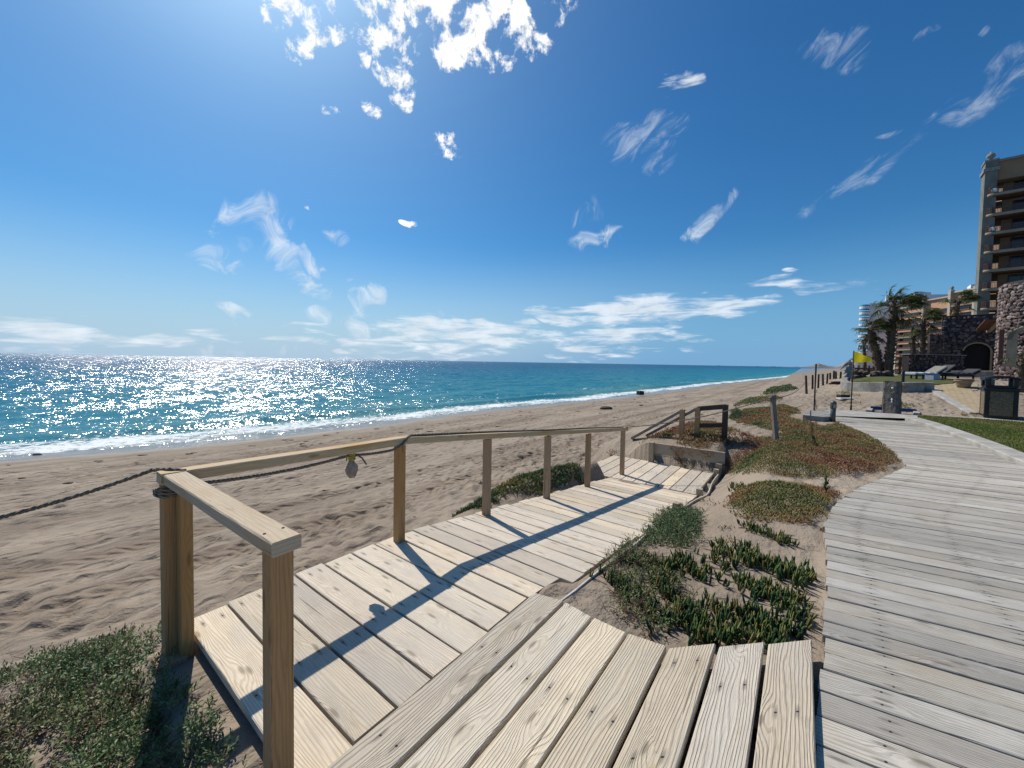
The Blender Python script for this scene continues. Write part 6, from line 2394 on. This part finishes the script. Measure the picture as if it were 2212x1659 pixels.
# ---------------------------------------------------------------- hotels
m_peach = simple_mat('tan_render', (.30, .19, .115), .9, var=.15, scale=.35)
m_stonep = simple_mat('grey_tower_render', (.20, .195, .165), .9, var=.3, scale=.6, bump=.3, bscale=3)
m_slab = simple_mat('pale_balcony_slab', (.31, .27, .20), .85, var=.2, scale=.8)
m_rust = simple_mat('rusty_balcony_rail', (.15, .07, .05), .7, var=.3)
m_soff = simple_mat('brown_soffit', (.12, .07, .045), .85, var=.3, scale=1)
m_glass = simple_mat('dark_window_glass', (.02, .024, .03), .12, 0, .6, var=.3)
m_whit = simple_mat('white_hotel_wall', (.74, .75, .76), .85, var=.08, scale=.2)
m_cyan = simple_mat('cyan_glass_parapet', (.06, .30, .42), .2, 0, .5, var=.2)
m_pink = simple_mat('peach_render', (.60, .34, .21), .9, var=.15, scale=.3)
m_pale = simple_mat('pale_pilaster', (.50, .43, .34), .9, var=.12, scale=.4)

# tall balconied tower
HC = np.array([*atY(2108, 700, 66.0)[:2]])
he = np.array([.75, -.66]); he /= np.linalg.norm(he)
hn = np.array([he[1], -he[0]])
if hn @ HC < 0:
    hn = -hn                                    # hn points away from the walk
hang = math.atan2(he[1], he[0])
ztop = zAt(HC, 352)
hot = empty('hotel_tower', (HC[0], HC[1], LZU), 0, 'tall tan hotel block with stacked open balconies and a grey corner pier', 'building')


def H3(u, d, z):
    q = he * u + hn * d
    return np.array([q[0], q[1], z - LZU])


def hbox(mb, u0, u1, d0, d1, z0, z1, rnd=.5):
    mb.box(H3((u0 + u1) / 2, (d0 + d1) / 2, (z0 + z1) / 2), (u1 - u0, abs(d1 - d0), z1 - z0), hang if True else 0, rnd)


slab_y = [(400 + .5426 * k) * .73733 for k in (322, 430, 528, 628, 727, 827, 930, 1035, 1140)]
zs = [zAt(HC, y) for y in slab_y]
mb = MB(); hbox(mb, 0, 1.35, -.2, 2.2, LZU - 1, ztop); mb.build('corner_pier', m_stonep, hot)
mb = MB(); hbox(mb, -.5, 1.5, -.5, 2.5, LZU - 1, zAt(HC, 690)); mb.build('pier_base', m_stonep, hot)
mb = MB(); hbox(mb, -.7, 1.7, -.7, 2.7, zAt(HC, 690), zAt(HC, 686)); mb.build('base_cornice', m_conc2, hot)
mb = MB(); hbox(mb, -.2, 1.55, -.4, 2.4, ztop - 1.6, ztop - 1.1); hbox(mb, -.12, 1.47, -.32, 2.32, ztop, ztop + .3); mb.build('pier_cornice', m_conc2, hot)
mb = MB(); mb.lathe(H3(.67, .7, ztop + .3), [(.55, 0), (.58, .12), (.25, .2), (.22, .4), (.5, .65), (.55, .9), (.38, 1.2), (.15, 1.4), (.1, 1.6), (.0, 1.7)], 16, cap=False)
mb.build('finial', m_conc2, hot)
UE = 17.0
mb = MB()
hbox(mb, 2.45, UE, 2.6, 14, LZU - 1, ztop - 1.0)
mb.build('back_wall', m_peach, hot)
mb = MB(); hbox(mb, 1.36, UE, .3, 2.59, zs[0] + 2.3, ztop - .2); mb.build('parapet_wall', m_peach, hot)
mb = MB(); hbox(mb, 1.36, UE, .0, 3.3, ztop - .2, ztop + .15); mb.build('roof_cornice', m_conc2, hot)
for i, z in enumerate(zs):
    bl2 = MB()
    hbox(bl2, 1.0, UE, -.7, 2.59, z - .42, z)
    # rounded seaward end
    for k in range(8):
        a0, a1 = math.radians(90 + 22.5 * k / 1.0 * 1), 0
    cc2 = H3(1.0, 0, z - .21)
    bl2.lathe(cc2 + np.array([0, 0, -.0]), [(.7, -.21), (.7, .21)], 24)
    bo = bl2.build('balcony', m_slab, hot)
    mb = MB(); hbox(mb, 1.4, UE, -.6, 2.55, z - .50, z - .425); mb.build('soffit', m_soff, bo)
    mb = MB()
    n_ = 100
    for k in range(n_):
        u_ = 1.0 + (UE - 1.0) * k / n_
        mb.box(H3(u_, -.64, z + .5), (.05, .05, 1.0), hang)
    for k in range(12):
        a = math.radians(270 - 15 * k) + hang * 0
        q = H3(1.0, 0, z + .5) + np.array([*(he * .64 * math.cos(a) + hn * .64 * math.sin(a)), 0])
        mb.box(q, (.05, .05, 1.0), 0)
    for zz_ in (.08, 1.0):
        mb.beam(H3(1.0, -.64, z + zz_), H3(UE, -.64, z + zz_), .07, .07)
        pts = [H3(1.0, 0, z + zz_) + np.array([*(he * .64 * math.cos(a) + hn * .64 * math.sin(a)), 0]) for a in np.radians(np.linspace(270, 100, 12))]
        mb.tube(pts, .04, 6)
    mb.build('balcony_rail', m_rust, bo)
    for u0, u1 in ((3.75, 6.2), (8.5, 11.5)):
        mb = MB(); hbox(mb, u0, u1, 2.5, 2.59, z + .05, z + 2.35); wo = mb.build('window', m_glass, hot)
        mb = MB(); hbox(mb, u0 - .1, u0, 2.46, 2.595, z + .05, z + 2.45); hbox(mb, u0, u1, 2.46, 2.595, z + 2.36, z + 2.45); hbox(mb, (u0 + u1) / 2 - .04, (u0 + u1) / 2 + .04, 2.46, 2.497, z + .05, z + 2.35); mb.build('frame', m_soff, wo)
    mb = MB(); hbox(mb, 1.36, 2.44, 2.2, 2.6, z + 1.55, z + 2.6); mb.build('side_beam', m_soff, hot)
for z, lbx in ((zs[0], 'white covered parcel on the top balcony end of the hotel tower'), (zs[2], 'white covered parcel on the third balcony end of the hotel tower')):
    mb = MB()
    c_ = H3(1.2, -.3, z) + np.array([HC[0], HC[1], LZU])
    lump(mb, (0, 0, .45), .48, 5, (1.0, .8, 1.0), 2, .3)
    o = mb.build('covered_parcel', m_towel); o.location = c_
    tag(o, lbx, 'parcel')

# peach terraced building
PA = atY(2096, 790, 166.0)[:2]; PBq = atY(1932, 790, 204.0)[:2]
pe = PBq - PA; pL = np.linalg.norm(pe); pe /= pL
pn_ = np.array([pe[1], -pe[0]])
if pn_ @ PA < 0:
    pn_ = -pn_
pang = math.atan2(pe[1], pe[0])
pb = empty('peach_hotel', (PA[0], PA[1], 1.0), 0, 'peach terraced hotel with pale pilasters and rust balcony bands behind the palms', 'building')


def P3_(u, d, z):
    q = pe * u + pn_ * d
    return np.array([q[0], q[1], z - 1.0])


def pbox(mb, u0, u1, d0, d1, z0, z1):
    mb.box(P3_((u0 + u1) / 2, (d0 + d1) / 2, (z0 + z1) / 2), (u1 - u0, abs(d1 - d0), z1 - z0), pang)


zr0 = zAt(PA, 624); zr1 = zAt(PBq, 668)
tops = [(0, .28, zr0), (.28, .62, (zr0 * .55 + zr1 * .45)), (.62, 1.0, zr1)]
mb = MB()
for a, b2, z in tops:
    pbox(mb, a * pL, b2 * pL, 1.5, 18, -4, z)
mb.build('body_wall', m_pink, pb)
mb = MB()
for a, b2, z in tops:
    pbox(mb, a * pL - .3, b2 * pL + .3, .6, 18.5, z, z + .6)
mb.build('roof_cornice', m_pale, pb)
nfl = 10
for a, b2, z in tops:
    for k in range(nfl):
        zz_ = 2.0 + k * 3.15
        if zz_ + 3.0 > z - 1.5:
            break
        mb = MB(); pbox(mb, a * pL + .5, b2 * pL - .5, 1.38, 1.48, zz_ + .9, zz_ + 2.7); mb.build('window_band', m_glass, pb)
        mb = MB(); pbox(mb, a * pL + .2, b2 * pL - .2, .0, 1.49, zz_ - .45, zz_ + .15); bs = mb.build('balcony', m_slab if k % 2 else m_pink, pb)
        mb = MB(); pbox(mb, a * pL + .3, b2 * pL - .3, .05, .15, zz_ + .16, zz_ + 1.05); mb.build('balcony_rail', m_rust, bs)
for f, zt2 in ((.0, zr0 + 1.2), (.28, zr0 + 1.4), (.62, (zr0 + zr1) / 2 + 1.6), (1.0, zr1 + 1.0)):
    mb = MB(); pbox(mb, f * pL - .6, f * pL + .6, -.2, 1.6, -4, zt2); pi = mb.build('pilaster', m_pale, pb)
    mb = MB(); mb.lathe(P3_(f * pL, .8, zt2), [(.7, 0), (.35, .4), (.7, .9), (.5, 1.5), (.0, 2.0)], 10, cap=False); mb.build('finial', m_conc2, pi)

# white building with rounded balconies
WAq = atY(1872, 790, 222.0)[:2]
we = np.array([.98, -.2]); we /= np.linalg.norm(we)
wd_ = WAq / np.linalg.norm(WAq)
wang = math.atan2(we[1], we[0])
wb = empty('white_hotel', (WAq[0], WAq[1], 1.0), 0, 'white hotel with rounded stacked balconies at its seaward end, farthest left', 'building')


def Wp(u, d):
    return we * u + wd_ * d


wt = zAt(WAq, 655)
mb = MB()
mb.prism([Wp(0, 0), Wp(62, 0), Wp(62, 34), Wp(0, 34)], -6, wt - 1.0)
mb.build('body_wall', m_whit, wb)
for k in range(12):
    z = zAt(WAq, 667) - k * 3.25
    if z < 4:
        break
    mb = MB()
    pts = [(0.5, 0.2)] + [(1.2 + 5.2 * math.cos(a) - 1.0, 3.4 + 5.6 * math.sin(a)) for a in np.radians(np.linspace(255, 120, 10))] + [(0.5, 9)]
    mb.prism([tuple(we * x_ + wd_ * y_) for x_, y_ in pts][::-1], z - 1.0, z + .35)
    bo = mb.build('balcony', m_whit, wb)
    mb = MB()
    pts2 = [(0.5, 0.35)] + [(1.2 + 5.0 * math.cos(a) - 1.0, 3.4 + 5.4 * math.sin(a)) for a in np.radians(np.linspace(255, 120, 10))] + [(0.5, 9)]
    mb.prism([tuple(we * x_ + wd_ * y_) for x_, y_ in pts2][::-1], z + .35, z + (.9 if k else 1.3))
    mb.build('glass_balustrade', m_cyan, bo)
for (px, py) in ((1898, 700), (1912, 700), (1925, 700), (1902, 735), (1917, 742), (1898, 758), (1913, 768), (1905, 786), (1925, 775)):
    q = WAq
    lo, hi = 0, 62
    for _ in range(40):
        m_ = (lo + hi) / 2
        w3 = WAq + we * m_
        x_ = CM.T @ (np.array([w3[0], w3[1], 5]) - CAM)
        if PW / 2 + FPX * x_[0] / -x_[2] < px:
            lo = m_
        else:
            hi = m_
    w3 = WAq + we * lo
    z = zAt(w3, py)
    mb = MB(); mb.box((*(we * lo - wd_ * .02), z - 1.0), (1.9, .25, 1.8), wang); mb.build('window', m_glass, wb)
for (x0, x1, yt) in ((1904, 1960, 636), (1960, 1992, 630), (1992, 2040, 634), (2030, 2062, 632), (2066, 2098, 612)):
    w0 = (x0 - 1872) / 833 * 222 * .92; w1 = (x1 - 1872) / 833 * 222 * .92
    z = zAt(WAq + we * (w0 + w1) / 2, yt)
    mb = MB(); mb.prism([Wp(w0, 3), Wp(w1, 3), Wp(w1, 14), Wp(w0, 14)], wt - 1.01, z - 1.0); mb.build('roof_block', m_whit, wb)

# far fence and a shade canopy beyond the palms
fa, fb = atY(1843, 800, 40.0), atY(1888, 800, 40.0)
ff = empty('slat_fence', (fa[0], fa[1], gz(*fa[:2])), 0, 'brown slatted wooden fence beyond the lawn left of the palms', 'fence')
z0 = zAt(fa, 816) - ff.location.z; z1 = zAt(fa, 794) - ff.location.z
mb = MB()
e4 = fb[:2] - fa[:2]
for k in range(5):
    z = z0 + (z1 - z0) * (k + 1) / 5
    mb.beam((0, 0, z), (e4[0], e4[1], z), .04, (z1 - z0) / 5.6)
mb.build('slat_panel', simple_mat('brown_fence_wood', (.19, .115, .07), .85, var=.35, scale=3), ff)
for k in range(5):
    mb = MB(); mb.box((e4[0] * k / 4, e4[1] * k / 4, z1 / 2), (.12, .12, z1 + .5)); mb.build('post', m_dark, ff)
cp = atY(1868, 800, 62.0); zc = gz(*cp[:2])
can = empty('shade_canopy', (cp[0], cp[1], zc), 0, 'dark hipped shade canopy on posts beyond the far fence', 'canopy')
ce = zAt(cp, 777) - zc; ct = zAt(cp, 768) - zc
mb = MB(); mb.lathe((0, 0, 0), [(2.3, ce), (2.4, ce + .1), (.1, ct)], 4); mb.build('roof', simple_mat('dark_canopy_cloth', (.035, .035, .045), .8), can)
for sx in (-1.3, 1.3):
    for sy in (-1.3, 1.3):
        mb = MB(); mb.box((sx, sy, ce / 2), (.14, .14, ce)); mb.build('post', m_dark, can)

# ---------------------------------------------------------------- far land
m_hill = simple_mat('far_dry_hill', (.22, .19, .17), .95, var=.3, scale=.004)  # both hills take greyed base colours in place of distance haze
m_hill2 = simple_mat('far_rocky_hill', (.26, .25, .24), .95, var=.4, scale=.01)
m_farl = simple_mat('far_dark_shore', (.07, .085, .085), .95, var=.4, scale=.01)


def hill(name, px0, px1, Y, prof, mat, seed, depth):
    a, b2 = atY(px0, 795, Y), atY(px1, 795, Y)
    nx, ny = 70, 14
    X = np.zeros((ny, nx)); Yy = np.zeros((ny, nx)); Z = np.zeros((ny, nx))
    for i in range(nx):
        f = i / (nx - 1)
        px = px0 + (px1 - px0) * f
        base = a + (b2 - a) * f
        py = np.interp(f, [q[0] for q in prof], [q[1] for q in prof])
        zt2 = max(0.0, zAt(base, py))
        for j in range(ny):
            g_ = j / (ny - 1) * 2 - 1
            k = max(0.0, 1 - g_ * g_)
            d = np.array([base[0], base[1]]); d /= np.linalg.norm(d)
            X[j, i] = base[0] + d[0] * g_ * depth; Yy[j, i] = base[1] + d[1] * g_ * depth
            rough_ = 1 + .16 * float(pn(i * .3, j * .5, seed)) * (1 if abs(g_) > .01 else 0)
            Z[j, i] = -4 + (zt2 + 4) * k * rough_
    o = grid_mesh(name, X, Yy, Z, mat, True)
    if o.data.polygons[0].normal.z < 0:
        o.data.flip_normals()
    o['kind'] = 'structure'
    return o


hill('far_hill', 1690, 1850, 5200, [(0, 795.6), (.2, 793.5), (.38, 790.5), (.44, 787.5), (.49, 784.2), (.54, 787.5), (.62, 790.5), (.8, 793), (1, 794)], m_hill, 3, 500)
hill('far_hill', 1795, 1930, 2600, [(0, 796), (.12, 790), (.28, 778), (.42, 768), (.6, 764), (.8, 768), (1, 775)], m_hill2, 5, 300)
rgp = [(0, 788.6)]
for i in range(1, 60):
    f = i / 60
    rgp.append((f, 788.4 + f * 5.6 - (1.6 * random.random() + .5 if i % 3 else 2.2 * random.random()) * (1 - .4 * f)))
rgp.append((1, 794.6))
hill('far_shore', 1385, 1760, 7600, rgp, m_farl, 7, 200)
